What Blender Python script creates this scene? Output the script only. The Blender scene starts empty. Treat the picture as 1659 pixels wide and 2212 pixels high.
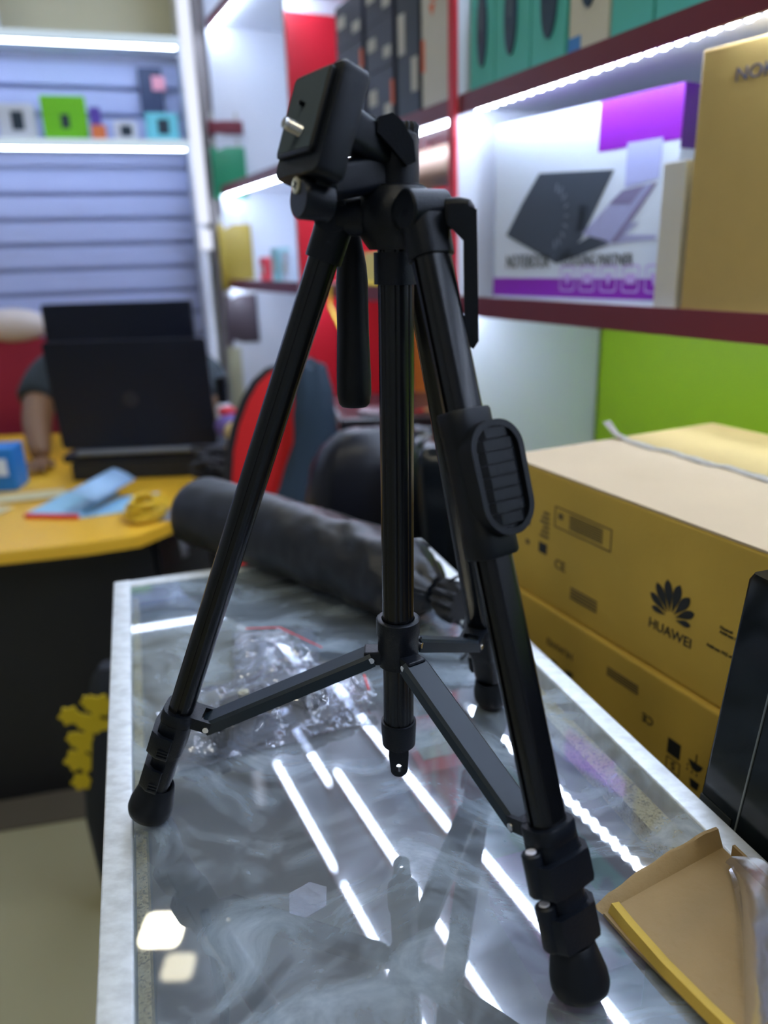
import bpy, math, random
from mathutils import Vector as V, Matrix, noise
random.seed(7)
R = math.radians
PI = math.pi
scn = bpy.context.scene
col = scn.collection

# ------------------------------------------------------------------ camera
F, CX, CY = 1640.0, 829.5, 1106.0
CAMZ = 1.35
nad = V((150, 4900, F)).normalized()                 # straight down, in camera axes (x right, y down, z forward)
upc = -nad
fwd = (V((0, 0, 1)) - upc * upc.z).normalized()
rgt = fwd.cross(upc)
ROW = (rgt, fwd, upc)                                # world axes written in camera axes
cam_d = bpy.data.cameras.new('camera'); cam = bpy.data.objects.new('camera', cam_d); col.objects.link(cam)
cam_d.sensor_fit = 'VERTICAL'; cam_d.sensor_height = 36.0
cam_d.lens = F / 2212 * 36
cam_d.clip_start = 0.01
cx_w = V([r.x for r in ROW]); cy_w = V([-r.y for r in ROW]); cz_w = V([-r.z for r in ROW])
cam.matrix_world = Matrix.Translation((0, 0, CAMZ)) @ Matrix((cx_w, cy_w, cz_w)).transposed().to_4x4()
cam_d.dof.use_dof = True
cam_d.dof.focus_distance = 0.51
cam_d.dof.aperture_fstop = 3.8
scn.camera = cam

# ------------------------------------------------------------------ world, lamps, exposure
scn.view_settings.view_transform = 'Standard'
scn.view_settings.look = 'None'
scn.view_settings.gamma = 1.0
scn.view_settings.use_curve_mapping = False
scn.view_settings.exposure = 0.22
w = bpy.data.worlds.new('world'); scn.world = w; w.use_nodes = True
w.node_tree.nodes['Background'].inputs[0].default_value = (0.5, 0.6, 0.8, 1)
w.node_tree.nodes['Background'].inputs[1].default_value = 0.05
LED = 44.0
LEDC = (0.66, 0.78, 1.0)
CEILC = (1.0, 0.93, 0.70)
CEIL = 34.0

# ------------------------------------------------------------------ frames
NK = V((.955, .297, 0)); DK = V((-.297, .955, 0))    # across / along the glass counter
DW = V((-0.42224, 0.90649, 0)); NW = V((0.90649, 0.42224, 0))   # along / into the right wall
Z = V((0, 0, 1))
def K(a, b, z): return NK * a + DK * b + Z * z
def W(a, s, z): return NW * a + DW * s + Z * z
DB = V((.955, .297, 0)); NB = V((-.297, .955, 0))    # along / into the back wall
def B(x, y, z): return V((-0.75, 3.42, 0)) + DB * x + NB * y + Z * z

# ------------------------------------------------------------------ materials
MATS = {}
def nt(name):
    m = bpy.data.materials.new(name); m.use_nodes = True
    n = m.node_tree.nodes; l = m.node_tree.links
    return m, n, l, n['Principled BSDF']
def mat(name, c, rough=.5, metal=0, noise_s=0, noise_a=.1, bump=0, bump_s=60, spec=.5, emit=0, coat=0):
    """plain procedural surface: colour varied by noise, optional bump"""
    if name in MATS: return MATS[name]
    m, n, l, b = nt(name)
    b.inputs['Base Color'].default_value = (*c, 1)
    b.inputs['Roughness'].default_value = rough
    b.inputs['Metallic'].default_value = metal
    b.inputs['Specular IOR Level'].default_value = spec
    b.inputs['Coat Weight'].default_value = coat
    tc = n.new('ShaderNodeTexCoord')
    if noise_s:
        t = n.new('ShaderNodeTexNoise'); t.inputs['Scale'].default_value = noise_s; t.inputs['Detail'].default_value = 5
        l.new(tc.outputs['Object'], t.inputs['Vector'])
        mx = n.new('ShaderNodeMix'); mx.data_type = 'RGBA'
        mx.inputs['A'].default_value = (*[x * (1 - noise_a) for x in c], 1)
        mx.inputs['B'].default_value = (*[min(1, x * (1 + noise_a)) for x in c], 1)
        l.new(t.outputs['Fac'], mx.inputs['Factor']); l.new(mx.outputs['Result'], b.inputs['Base Color'])
    if bump:
        t2 = n.new('ShaderNodeTexNoise'); t2.inputs['Scale'].default_value = bump_s; t2.inputs['Detail'].default_value = 4
        l.new(tc.outputs['Object'], t2.inputs['Vector'])
        bp = n.new('ShaderNodeBump'); bp.inputs['Strength'].default_value = bump; bp.inputs['Distance'].default_value = .002
        l.new(t2.outputs['Fac'], bp.inputs['Height']); l.new(bp.outputs['Normal'], b.inputs['Normal'])
    if emit:
        b.inputs['Emission Color'].default_value = (*c, 1); b.inputs['Emission Strength'].default_value = emit
    MATS[name] = m
    return m
def emis(name, c, s):
    if name in MATS: return MATS[name]
    m = bpy.data.materials.new(name); m.use_nodes = True
    n = m.node_tree.nodes; n.clear()
    e = n.new('ShaderNodeEmission'); e.inputs[0].default_value = (*c, 1); e.inputs[1].default_value = s
    o = n.new('ShaderNodeOutputMaterial'); m.node_tree.links.new(e.outputs[0], o.inputs[0])
    MATS[name] = m; return m
plas = mat('black_plastic', (.003, .0048, .009), .38, bump=.15, bump_s=900, spec=.26)
plasg = mat('gloss_black_plastic', (.004, .006, .009), .2, spec=.4)
alu_b = mat('black_anodised', (.003, .0035, .005), .25, spec=.4)
chan = mat('dark_channel', (.008, .016, .025), .40, spec=.35)
rubber = mat('rubber', (.0025, .004, .007), .48, spec=.26)
steel = mat('steel', (.75, .73, .72), .25, metal=1)
brass = mat('pale_brass', (.65, .58, .35), .3, metal=1)
maroon = mat('maroon_laminate', (.17, .022, .035), .4)
white_l = mat('white_laminate', (.72, .75, .82), .45, noise_s=3, noise_a=.03)
red_l = mat('red_laminate', (.62, .012, .03), .45)
green_l = mat('green_laminate', (.33, .54, .008), .5)
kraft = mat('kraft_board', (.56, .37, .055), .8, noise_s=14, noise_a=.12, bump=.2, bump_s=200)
kraft_in_shaded = mat('kraft_inside_shaded', (.30, .20, .085), .85, noise_s=20, noise_a=.18, bump=.5, bump_s=150)  # board colour darkened to paint the shadow inside the tray
ink = mat('black_ink', (.012, .014, .014), .6)
inks = mat('faded_ink', (.12, .085, .03), .7)
black_cloth = mat('black_cloth', (.012, .014, .019), .7, bump=.5, bump_s=700)

def clear_plastic(name, gl=.25, rough=.08, bump=.6, bs=25, tint=(.93, .95, 1), fm=.6):
    m = bpy.data.materials.new(name); m.use_nodes = True
    n = m.node_tree.nodes; l = m.node_tree.links; n.clear()
    tr = n.new('ShaderNodeBsdfTransparent'); tr.inputs[0].default_value = (*tint, 1)
    g = n.new('ShaderNodeBsdfGlossy'); g.inputs['Roughness'].default_value = rough
    df = n.new('ShaderNodeBsdfDiffuse'); df.inputs[0].default_value = (.7, .75, .85, 1)
    tc = n.new('ShaderNodeTexCoord'); t = n.new('ShaderNodeTexNoise'); t.inputs['Scale'].default_value = bs; t.inputs['Detail'].default_value = 3
    bp = n.new('ShaderNodeBump'); bp.inputs['Strength'].default_value = bump; bp.inputs['Distance'].default_value = .01
    l.new(tc.outputs['Object'], t.inputs['Vector']); l.new(t.outputs['Fac'], bp.inputs['Height']); l.new(bp.outputs['Normal'], g.inputs['Normal'])
    lw = n.new('ShaderNodeLayerWeight'); lw.inputs[0].default_value = .35; l.new(bp.outputs['Normal'], lw.inputs['Normal'])
    ma = n.new('ShaderNodeMath'); ma.operation = 'MULTIPLY_ADD'; ma.inputs[1].default_value = fm; ma.inputs[2].default_value = gl * .5
    l.new(lw.outputs['Fresnel'], ma.inputs[0])
    m0 = n.new('ShaderNodeMixShader'); m0.inputs[0].default_value = .13; l.new(tr.outputs[0], m0.inputs[1]); l.new(df.outputs[0], m0.inputs[2])
    m1 = n.new('ShaderNodeMixShader'); l.new(ma.outputs[0], m1.inputs[0]); l.new(m0.outputs[0], m1.inputs[1]); l.new(g.outputs[0], m1.inputs[2])
    o = n.new('ShaderNodeOutputMaterial'); l.new(m1.outputs[0], o.inputs[0])
    return m
zipm = clear_plastic('clear_bag_plastic', gl=.12, rough=.06, bump=.35, bs=22)
zipm2 = clear_plastic('clear_sheet_plastic', gl=.12, rough=.2, bump=.05, bs=8)

def glass_mat():
    """counter glass: clear, mirroring, with wiped dust, painted bluish reflection haze and scratches"""
    m = bpy.data.materials.new('dusty_hazed_glass'); m.use_nodes = True
    n = m.node_tree.nodes; l = m.node_tree.links; n.clear()
    tr = n.new('ShaderNodeBsdfTransparent'); tr.inputs[0].default_value = (.80, .86, .84, 1)
    g = n.new('ShaderNodeBsdfGlossy'); g.inputs['Roughness'].default_value = .02
    df = n.new('ShaderNodeBsdfDiffuse'); df.inputs[0].default_value = (.56, .68, .80, 1)  # dust tinted bluish to paint in the blue reflection as well
    tc = n.new('ShaderNodeTexCoord')
    # wiped dust: stretched, warped noise over an even base painting reflected haze
    wp = n.new('ShaderNodeTexNoise'); wp.inputs['Scale'].default_value = 5; wp.inputs['Detail'].default_value = 2
    l.new(tc.outputs['Object'], wp.inputs['Vector'])
    ad = n.new('ShaderNodeMixRGB'); ad.blend_type = 'ADD'; ad.inputs[0].default_value = .35
    l.new(tc.outputs['Object'], ad.inputs[1]); l.new(wp.outputs['Color'], ad.inputs[2])
    mp = n.new('ShaderNodeMapping'); mp.inputs['Scale'].default_value = (1, 2.2, 1); mp.inputs['Rotation'].default_value = (0, 0, .7)
    l.new(ad.outputs[0], mp.inputs[0])
    t = n.new('ShaderNodeTexNoise'); t.inputs['Scale'].default_value = 9; t.inputs['Detail'].default_value = 9; t.inputs['Roughness'].default_value = .62
    l.new(mp.outputs[0], t.inputs['Vector'])
    cr = n.new('ShaderNodeValToRGB'); cr.color_ramp.elements[0].position = .44; cr.color_ramp.elements[0].color = (.17,) * 3 + (1,)
    cr.color_ramp.elements[1].position = .70; cr.color_ramp.elements[1].color = (.66,) * 3 + (1,)
    l.new(t.outputs['Fac'], cr.inputs[0])
    # fine scratches
    mp2 = n.new('ShaderNodeMapping'); mp2.inputs['Scale'].default_value = (30, 340, 1); mp2.inputs['Rotation'].default_value = (0, 0, -.5)
    l.new(ad.outputs[0], mp2.inputs[0])
    t2 = n.new('ShaderNodeTexNoise'); t2.inputs['Scale'].default_value = 1; t2.inputs['Detail'].default_value = 2; l.new(mp2.outputs[0], t2.inputs['Vector'])
    cr2 = n.new('ShaderNodeValToRGB'); cr2.color_ramp.elements[0].position = .70; cr2.color_ramp.elements[1].position = .76; cr2.color_ramp.elements[1].color = (.35,) * 3 + (1,)
    l.new(t2.outputs['Fac'], cr2.inputs[0])
    mxx = n.new('ShaderNodeMath'); mxx.operation = 'MAXIMUM'; l.new(cr.outputs[0], mxx.inputs[0]); l.new(cr2.outputs[0], mxx.inputs[1])
    m0 = n.new('ShaderNodeMixShader'); l.new(mxx.outputs[0], m0.inputs[0]); l.new(tr.outputs[0], m0.inputs[1]); l.new(df.outputs[0], m0.inputs[2])
    lw = n.new('ShaderNodeLayerWeight'); lw.inputs[0].default_value = .5
    pw = n.new('ShaderNodeMath'); pw.operation = 'POWER'; pw.inputs[1].default_value = 4; l.new(lw.outputs['Facing'], pw.inputs[0])
    ma = n.new('ShaderNodeMath'); ma.operation = 'MULTIPLY_ADD'; ma.inputs[1].default_value = .85; ma.inputs[2].default_value = .19; l.new(pw.outputs[0], ma.inputs[0]); ma.use_clamp = True
    m1 = n.new('ShaderNodeMixShader'); l.new(ma.outputs[0], m1.inputs[0]); l.new(m0.outputs[0], m1.inputs[1]); l.new(g.outputs[0], m1.inputs[2])
    # the lower face of the pane only lets light pass (its mirror image is counted on the upper face)
    ge = n.new('ShaderNodeNewGeometry'); tr2 = n.new('ShaderNodeBsdfTransparent')
    m2 = n.new('ShaderNodeMixShader'); l.new(ge.outputs['Backfacing'], m2.inputs[0]); l.new(m1.outputs[0], m2.inputs[1]); l.new(tr2.outputs[0], m2.inputs[2])
    o = n.new('ShaderNodeOutputMaterial'); l.new(m2.outputs[0], o.inputs[0])
    return m
def rail_mat():
    m, n, l, b = nt('worn_aluminium')
    b.inputs['Metallic'].default_value = .6; b.inputs['Roughness'].default_value = .58
    tc = n.new('ShaderNodeTexCoord'); mp = n.new('ShaderNodeMapping'); mp.inputs['Scale'].default_value = (20, 34, 8); mp.inputs['Rotation'].default_value = (0, 0, .31)
    l.new(tc.outputs['Object'], mp.inputs[0])
    t = n.new('ShaderNodeTexNoise'); t.inputs['Scale'].default_value = 4; t.inputs['Detail'].default_value = 8; l.new(mp.outputs[0], t.inputs['Vector'])
    cr = n.new('ShaderNodeValToRGB'); cr.color_ramp.elements[0].position = .3; cr.color_ramp.elements[0].color = (.66, .69, .70, 1)
    cr.color_ramp.elements[1].position = .62; cr.color_ramp.elements[1].color = (.82, .86, .88, 1)
    l.new(t.outputs['Fac'], cr.inputs[0]); l.new(cr.outputs[0], b.inputs['Base Color'])
    bp = n.new('ShaderNodeBump'); bp.inputs['Strength'].default_value = .25; bp.inputs['Distance'].default_value = .0002
    l.new(t.outputs['Fac'], bp.inputs['Height']); l.new(bp.outputs['Normal'], b.inputs['Normal'])
    return m
def chip_mat():
    m, n, l, b = nt('chipboard')
    b.inputs['Roughness'].default_value = .8
    tc = n.new('ShaderNodeTexCoord')
    t = n.new('ShaderNodeTexVoronoi'); t.inputs['Scale'].default_value = 650; l.new(tc.outputs['Object'], t.inputs['Vector'])
    cr = n.new('ShaderNodeValToRGB'); e = cr.color_ramp.elements
    e[0].position = 0; e[0].color = (.10, .06, .02, 1); e[1].position = .55; e[1].color = (.50, .39, .19, 1)
    x = e.new(.25); x.color = (.34, .25, .10, 1)
    sep = n.new('ShaderNodeSeparateColor'); l.new(t.outputs['Color'], sep.inputs[0]); l.new(sep.outputs[0], cr.inputs[0])
    l.new(cr.outputs[0], b.inputs['Base Color'])
    bp = n.new('ShaderNodeBump'); bp.inputs['Strength'].default_value = .6; bp.inputs['Distance'].default_value = .0008
    l.new(t.outputs['Distance'], bp.inputs['Height']); l.new(bp.outputs['Normal'], b.inputs['Normal'])
    return m
def wood_mat(name, c1, c2, sc=(3, 40, 3), rough=.4):
    m, n, l, b = nt(name); b.inputs['Roughness'].default_value = rough
    tc = n.new('ShaderNodeTexCoord'); mp = n.new('ShaderNodeMapping'); mp.inputs['Scale'].default_value = sc; l.new(tc.outputs['Object'], mp.inputs[0])
    t = n.new('ShaderNodeTexNoise'); t.inputs['Scale'].default_value = 2; t.inputs['Detail'].default_value = 6; l.new(mp.outputs[0], t.inputs['Vector'])
    cr = n.new('ShaderNodeValToRGB'); cr.color_ramp.elements[0].position = .35; cr.color_ramp.elements[0].color = (*c1, 1)
    cr.color_ramp.elements[1].position = .65; cr.color_ramp.elements[1].color = (*c2, 1)
    l.new(t.outputs['Fac'], cr.inputs[0]); l.new(cr.outputs[0], b.inputs['Base Color']); return m
glass = glass_mat(); rail = rail_mat(); chip = chip_mat()

# ------------------------------------------------------------------ mesh builder
def rootloc(o):
    p = V((0, 0, 0))
    while o: p += V(o.location); o = o.parent
    return p
class MB:
    def __init__(s): s.v = []; s.f = []; s.uvs = None
    def add(s, vs, fs):
        k = len(s.v); s.v += [V(x) for x in vs]; s.f += [tuple(i + k for i in f) for f in fs]; return s
    def box(s, o, x, y, z):
        """o corner, three edge vectors"""
        o = V(o); x = V(x); y = V(y); z = V(z)
        vs = [o, o + x, o + x + y, o + y, o + z, o + x + z, o + x + y + z, o + y + z]
        fs = [(3, 2, 1, 0), (4, 5, 6, 7), (0, 1, 5, 4), (1, 2, 6, 5), (2, 3, 7, 6), (3, 0, 4, 7)]
        if x.cross(y).dot(z) < 0: fs = [f[::-1] for f in fs]
        return s.add(vs, fs)
    def cbox(s, c, x, y, z):
        x = V(x); y = V(y); z = V(z); return s.box(V(c) - (x + y + z) / 2, x, y, z)
    def loft(s, rings, cap=True, closed=True):
        n = len(rings[0]); vs = [p for r in rings for p in r]; fs = []
        for i in range(len(rings) - 1):
            for j in range(n if closed else n - 1):
                a = i * n + j; b = i * n + (j + 1) % n
                fs.append((a, b, b + n, a + n))
        if cap and closed:
            fs.append(tuple(range(n))[::-1]); fs.append(tuple((len(rings) - 1) * n + j for j in range(n)))
        return s.add(vs, fs)
    def ext(s, prof, p0, p1, X, Y, sc=None):
        """prof 2D list, extruded from p0 to p1; sc list of (t, scale)"""
        p0 = V(p0); p1 = V(p1); X = V(X); Y = V(Y); rings = []
        for t, k in (sc or [(0, 1), (1, 1)]):
            c = p0.lerp(p1, t); kx, ky = (k if isinstance(k, tuple) else (k, k))
            rings.append([c + X * (a * kx) + Y * (b * ky) for a, b in prof])
        if X.cross(Y).dot(p1 - p0) < 0: rings = [r[::-1] for r in rings]
        return s.loft(rings)
    def lathe(s, p0, ax, prof, n=28):
        """prof list of (distance along ax, radius)"""
        p0 = V(p0); ax = V(ax).normalized(); X, Y = basis(ax); rings = []
        for h, r in prof:
            rings.append([p0 + ax * h + (X * math.cos(2 * PI * k / n) + Y * math.sin(2 * PI * k / n)) * r for k in range(n)])
        return s.loft(rings)
    def tube(s, pts, r, n=10, cap=True):
        pts = [V(p) for p in pts]; rings = []; X = None
        for i, p in enumerate(pts):
            t = (pts[min(i + 1, len(pts) - 1)] - pts[max(i - 1, 0)]).normalized()
            if X is None: X, Y = basis(t)
            else:
                X = (X - t * X.dot(t)).normalized(); Y = t.cross(X)
            rr = r[i] if isinstance(r, (list, tuple)) else r
            rings.append([p + (X * math.cos(2 * PI * k / n) + Y * math.sin(2 * PI * k / n)) * rr for k in range(n)])
        return s.loft(rings, cap)
    def ball(s, c, r, n=16, m=10, sx=(1, 1, 1)):
        c = V(c); vs = []; fs = []
        rings = []
        for i in range(m + 1):
            th = PI * (i + .001) / (m + .002)
            rings.append([c + V((math.sin(th) * math.cos(2 * PI * k / n) * r * sx[0], math.sin(th) * math.sin(2 * PI * k / n) * r * sx[1], -math.cos(th) * r * sx[2])) for k in range(n)])
        return s.loft(rings)
    def build(s, name, m, parent=None, ang=38, smooth=True, bevel=0):
        me = bpy.data.meshes.new(name)
        if parent is not None: off = rootloc(parent)
        else:
            xs = [v.x for v in s.v]; ys = [v.y for v in s.v]; off = V(((min(xs) + max(xs)) / 2, (min(ys) + max(ys)) / 2, min(v.z for v in s.v)))
        me.from_pydata([v - off for v in s.v], [], s.f); me.update()
        for mm in (m if isinstance(m, (list, tuple)) else [m]): me.materials.append(mm)
        if smooth:
            for p in me.polygons: p.use_smooth = True
            me.set_sharp_from_angle(angle=R(ang))
        o = bpy.data.objects.new(name, me); col.objects.link(o)
        if parent is not None: o.parent = parent
        else: o.location = off
        if bevel:
            b = o.modifiers.new('bevel', 'BEVEL'); b.width = bevel; b.segments = 2; b.limit_method = 'ANGLE'; b.angle_limit = R(40)
        return o
def basis(t):
    t = V(t).normalized(); a = V((0, 0, 1)) if abs(t.z) < .9 else V((1, 0, 0))
    X = a.cross(t).normalized(); return X, t.cross(X)
def rr(w, h, r, n=5):
    """rounded rectangle profile"""
    r = min(r, w / 2 - 1e-5, h / 2 - 1e-5); p = []
    for cx, cy, a0 in ((w / 2 - r, h / 2 - r, 0), (-w / 2 + r, h / 2 - r, 90), (-w / 2 + r, -h / 2 + r, 180), (w / 2 - r, -h / 2 + r, 270)):
        for k in range(n + 1):
            a = R(a0 + 90 * k / n); p.append((cx + r * math.cos(a), cy + r * math.sin(a)))
    return p
def empty(name, loc, label, cat, group=None):
    o = bpy.data.objects.new(name, None); o.empty_display_size = .02; o.location = loc; col.objects.link(o)
    return tag(o, label, cat, group)
def tag(o, label, cat, group=None):
    o['label'] = label; o['category'] = cat
    if group: o['group'] = group
    return o
def struct(o): o['kind'] = 'structure'; return o
def text(s, size, o, xd, yd, m, parent, name='lettering', depth=.0004, align='LEFT', sx=1):
    """flat printed lettering: o origin, xd reading direction, yd up direction"""
    cu = bpy.data.curves.new('t', 'FONT'); cu.body = s; cu.size = size; cu.align_x = align; cu.extrude = depth; cu.resolution_u = 3
    t = bpy.data.objects.new('t', cu); col.objects.link(t)
    dg = bpy.context.evaluated_depsgraph_get(); me = bpy.data.meshes.new_from_object(t.evaluated_get(dg))
    bpy.data.objects.remove(t); bpy.data.curves.remove(cu)
    xd = V(xd).normalized(); yd = V(yd).normalized(); zd = xd.cross(yd); off = rootloc(parent)
    for v in me.vertices: c = V(v.co); v.co = V(o) - off + xd * c.x * sx + yd * c.y + zd * c.z
    me.materials.clear(); me.materials.append(m)
    ob = bpy.data.objects.new(name, me); col.objects.link(ob); ob.parent = parent; return ob
def fbox(name, o, x, y, z, m, parent=None, bevel=.0, label=None):
    b = MB().box(o, x, y, z).build(name, m, parent, smooth=False, bevel=bevel)
    return b
def plate(poly, o, xd, yd, t):
    """flat polygon (2D list) with thickness t along xd x yd"""
    xd = V(xd).normalized(); yd = V(yd).normalized(); zd = xd.cross(yd); b = MB()
    r0 = [V(o) + xd * a + yd * c for a, c in poly]; r1 = [p + zd * t for p in r0]
    return b.loft([r0, r1])

# ================================================================== SETTING
FLOOR = mat('beige_floor', (.40, .38, .24), .45, noise_s=3, noise_a=.06)
fbox('floor', (-3.2, -2.6, -.05), (7, 0, 0), (0, 8.2, 0), (0, 0, .05), FLOOR)['kind'] = 'structure'
fbox('ceiling', (-3.2, -2.6, 3.3), (7, 0, 0), (0, 8.2, 0), (0, 0, .05), mat('ceiling_paint', (.55, .56, .55), .8))['kind'] = 'structure'
wallm = mat('wall_paint', (.50, .54, .60), .8)
fbox('wall_left', (-3.25, -2.6, 0), (.05, 0, 0), (0, 8.2, 0), (0, 0, 3.3), wallm)['kind'] = 'structure'
fbox('wall_front', (-3.2, -2.65, 0), (7, 0, 0), (0, .05, 0), (0, 0, 3.3), wallm)['kind'] = 'structure'
fbox('wall_right', W(1.27, -3.2, 0), DW * 7.4, NW * .06, Z * 3.3, wallm)['kind'] = 'structure'
fbox('wall_back', B(-2.9, .06, 0), DB * 3.6, NB * .06, Z * 3.3, mat('cream_wall_paint', (.62, .62, .46), .8))['kind'] = 'structure'
# dark strip before the desk: desk shade painted on the floor
def ceiling_lamp(x, y, label, sz, power):
    e = empty('ceiling_lamp', (x, y, 3.3), label, 'ceiling lamp', None)
    MB().ext(rr(sz + .03, sz + .03, .03), (x, y, 3.3), (x, y, 3.272), (1, 0, 0), (0, 1, 0)).build('frame', mat('lamp_frame', (.8, .8, .8), .5), e)
    MB().ext(rr(sz, sz, .03), (x, y, 3.273), (x, y, 3.268), (1, 0, 0), (0, 1, 0)).build('diffuser', emis('lamp_diffuser_%d' % int(power * 10), CEILC, CEIL * power), e)
    return e
ceiling_lamp(-1.01, 2.545, 'larger square warm ceiling lamp, farther of the two mirrored in the counter glass', .165, 1)
ceiling_lamp(-.896, 2.36, 'smaller square ceiling lamp, nearer of the two mirrored in the counter glass', .125, .12)
for i, (x, y) in enumerate(((-1.6, .2), (.1, -.6), (-1.2, -1.4))):  # unseen lamps, added out of view to light the near carton faces
    ceiling_lamp(x, y, ['added unseen square warm ceiling lamp near the left wall', 'added unseen square warm ceiling lamp over the place behind the counter', 'added unseen square warm ceiling lamp by the front wall'][i], .32, .8)

# ================================================================== RIGHT WALL SHELVING
def led(parent, p, d, L, h=.008, t=.006, diodes=False, into=None):
    """LED strip: thin emissive band running from p along d"""
    into = into or NW
    o = MB().box(p, V(d) * L, V(into) * h, Z * -t).build('led_strip', emis('led_light', LEDC, LED), parent, smooth=False)
    return o
sh = empty('wall_shelving', W(1.05, 1.6, 0), 'white and red shop shelving with maroon edged shelves along the right wall', 'shelving')
SF, SB = .85, 1.235
def shelf(s0, s1, z, under=white_l):
    L = s1 - s0
    fbox('shelf', W(SF + .004, s0, z), DW * L, NW * (SB - SF - .004), Z * .018, white_l, sh)
    lo_ = .016 if z < 1.4 else .012
    fbox('shelf_edge', W(SF - .002, s0, z - lo_), DW * L, NW * .008, Z * (lo_ + .022), maroon, sh)
    if z > 1.4 and not (z < 1.7 and s1 < 1.43): led(sh, W(SF + .012, s0 + .01, z - .007), DW, L - .02, .009, .011)
    elif z > 1.4:
        MB().box(W(SF + .010, s0 + .01, z - .003), DW * (L - .02), NW * .014, Z * -.004).build('led_strip', emis('led_backing', LEDC, 5), sh, smooth=False)
        dd = MB()
        for q in range(int((L - .04) / .014)): dd.box(W(SF + .011 + .006 * (q % 2), s0 + .02 + q * .014, z - .007), DW * .006, NW * .006, Z * -.004)
        o = dd.build('led_diodes', emis('led_diode', LEDC, LED * 3.2), sh, smooth=False); o['kind'] = 'stuff'
    else: MB().box(W(SF + .012, s0 + .01, z - .0005), DW * (L - .02), NW * .009, Z * -.007).build('led_strip', emis('led_low', LEDC, LED * .9), sh, smooth=False)
for z in (2.02, 2.48, 3.04):
    shelf(-1.2, 1.42, z)
for z in (1.622, 1.248): shelf(-1.2, 1.42, z)
for z in (1.622, 1.262, 2.07, 2.48, 3.04): shelf(1.445, 2.385, z)
for z in (1.622, 1.262, 2.21, 2.60, 3.04): shelf(2.41, 3.29, z)
# dividers
fbox('divider', W(SF - .004, 1.422, 0), DW * .010, NW * (SB - SF), Z * 3.28, white_l, sh)
fbox('divider', W(SF - .004, 1.433, 0), DW * .010, NW * (SB - SF), Z * 3.28, red_l, sh)['label'] = 'red divider panel'
fbox('divider_edge', W(SF - .012, 1.420, 0), DW * .024, NW * .008, Z * 3.28, red_l, sh)['label'] = 'red front edge of divider'
fbox('divider', W(SF - .004, 2.388, 0), DW * .012, NW * (SB - SF), Z * 2.03, red_l, sh)['label'] = 'red divider panel'
fbox('divider', W(SF - .004, 2.388, 2.031), DW * .012, NW * (SB - SF), Z * 1.25, white_l, sh)
fbox('divider', W(SF - .004, 2.401, 0), DW * .009, NW * (SB - SF), Z * 3.28, white_l, sh)
fbox('end_panel', W(SF - .004, 3.29, 0), DW * .018, NW * (SB - SF), Z * 3.28, white_l, sh)
# back panels
fbox('back_panel', W(SB, -1.2, 1.26), DW * 2.62, NW * .012, Z * 2.0, white_l, sh)
fbox('back_panel', W(SB, -1.2, 0.02), DW * 2.62, NW * .012, Z * 1.235, green_l, sh)['label'] = 'lime green lower back panel'
fbox('back_panel', W(SB, 1.445, 1.28), DW * .94, NW * .012, Z * .768, red_l, sh)['label'] = 'red back panel'
fbox('back_panel', W(SB, 1.445, 2.05), DW * .94, NW * .012, Z * 1.23, white_l, sh)
fbox('back_panel', W(SB, 1.445, 0.02), DW * .94, NW * .012, Z * 1.25, wood_mat('orange_wood', (.50, .17, .02), (.62, .24, .04), (60, 60, 4)), sh)['label'] = 'orange wood lower back panel'
fbox('back_panel', W(SB, 2.41, 0.02), DW * .88, NW * .012, Z * 3.24, white_l, sh)
for s0, s1 in ((-.4, 1.40), (1.46, 2.36), (2.42, 3.27)): pass

# ---- boxes on the right-wall shelves
def pbox(name, s0, s1, z0, h, dep, m, label, cat, group=None, a=.875, rot=0, bevel=.0015):
    """upright carton on a shelf; s1 far end, s0 near end, turned by rot about its near front corner"""
    c = W(a, (s0 + s1) / 2, z0)
    e = empty(name, c, label, cat, group)
    rm = Matrix.Rotation(R(rot), 3, 'Z'); x = rm @ DW; y = rm @ NW; L = s1 - s0
    fbox('carton', c - x * L / 2, x * L, y * dep, Z * h, m, e, bevel=bevel)
    return e, c, x, y, L
TZ = 1.6405
teal = mat('teal_card', (.10, .55, .47), .5); cream = mat('cream_card', (.68, .66, .52), .5)
mouse_m = mat('mouse_print', (.02, .05, .09), .35); sky = mat('blue_print', (.05, .25, .62), .5)
tlab = ['teal boxed computer mouse, first after the red divider on the upper shelf', 'teal boxed computer mouse, second from the red divider on the upper shelf',
        'teal boxed computer mouse directly left of the cream mouse box', 'cream boxed computer mouse with blue corner between teal boxes', 'wide teal boxed computer mouse right of the cream mouse box',
        'teal mouse box above the boxed laptop cooler corner']
for i, (s1, s0, h, mm, oc, ow) in enumerate(((1.415, 1.333, .200, teal, .46, .030), (1.329, 1.224, .215, teal, .52, .036), (1.220, 1.128, .235, teal, .45, .042), (1.118, 1.026, .235, cream, .5, .040), (1.020, .935, .22, teal, .5, .046), (.930, .835, .22, teal, .5, .046))):
    e, c, x, y, L = pbox('mouse_box', s0, s1, TZ, h, .06, mm, tlab[i], 'box', 'boxed computer mice on the upper shelf', a=.87)
    ov = [(ow / 2 * math.cos(2 * PI * k / 24), .062 * math.sin(2 * PI * k / 24)) for k in range(24)]
    zc = .105 if i < 3 else .125
    plate(ov, c + x * (oc - .5) * L - y * .0002 + Z * zc, -x, Z, .004).build('mouse_picture', mouse_m, e)
    if mm is cream: fbox('blue_corner', c + x * (L / 2 - .03) - y * .001 , x * .03, y * .001, Z * .03, sky, e)
    plate(rr(.012, .05, .005), c + x * (oc - .5) * L - y * .0040 + Z * (zc + .02), -x, Z, .0006).build('mouse_wheel_print', mat('grey_print', (.08, .12, .16), .5), e)

SZ = 1.2662
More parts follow.
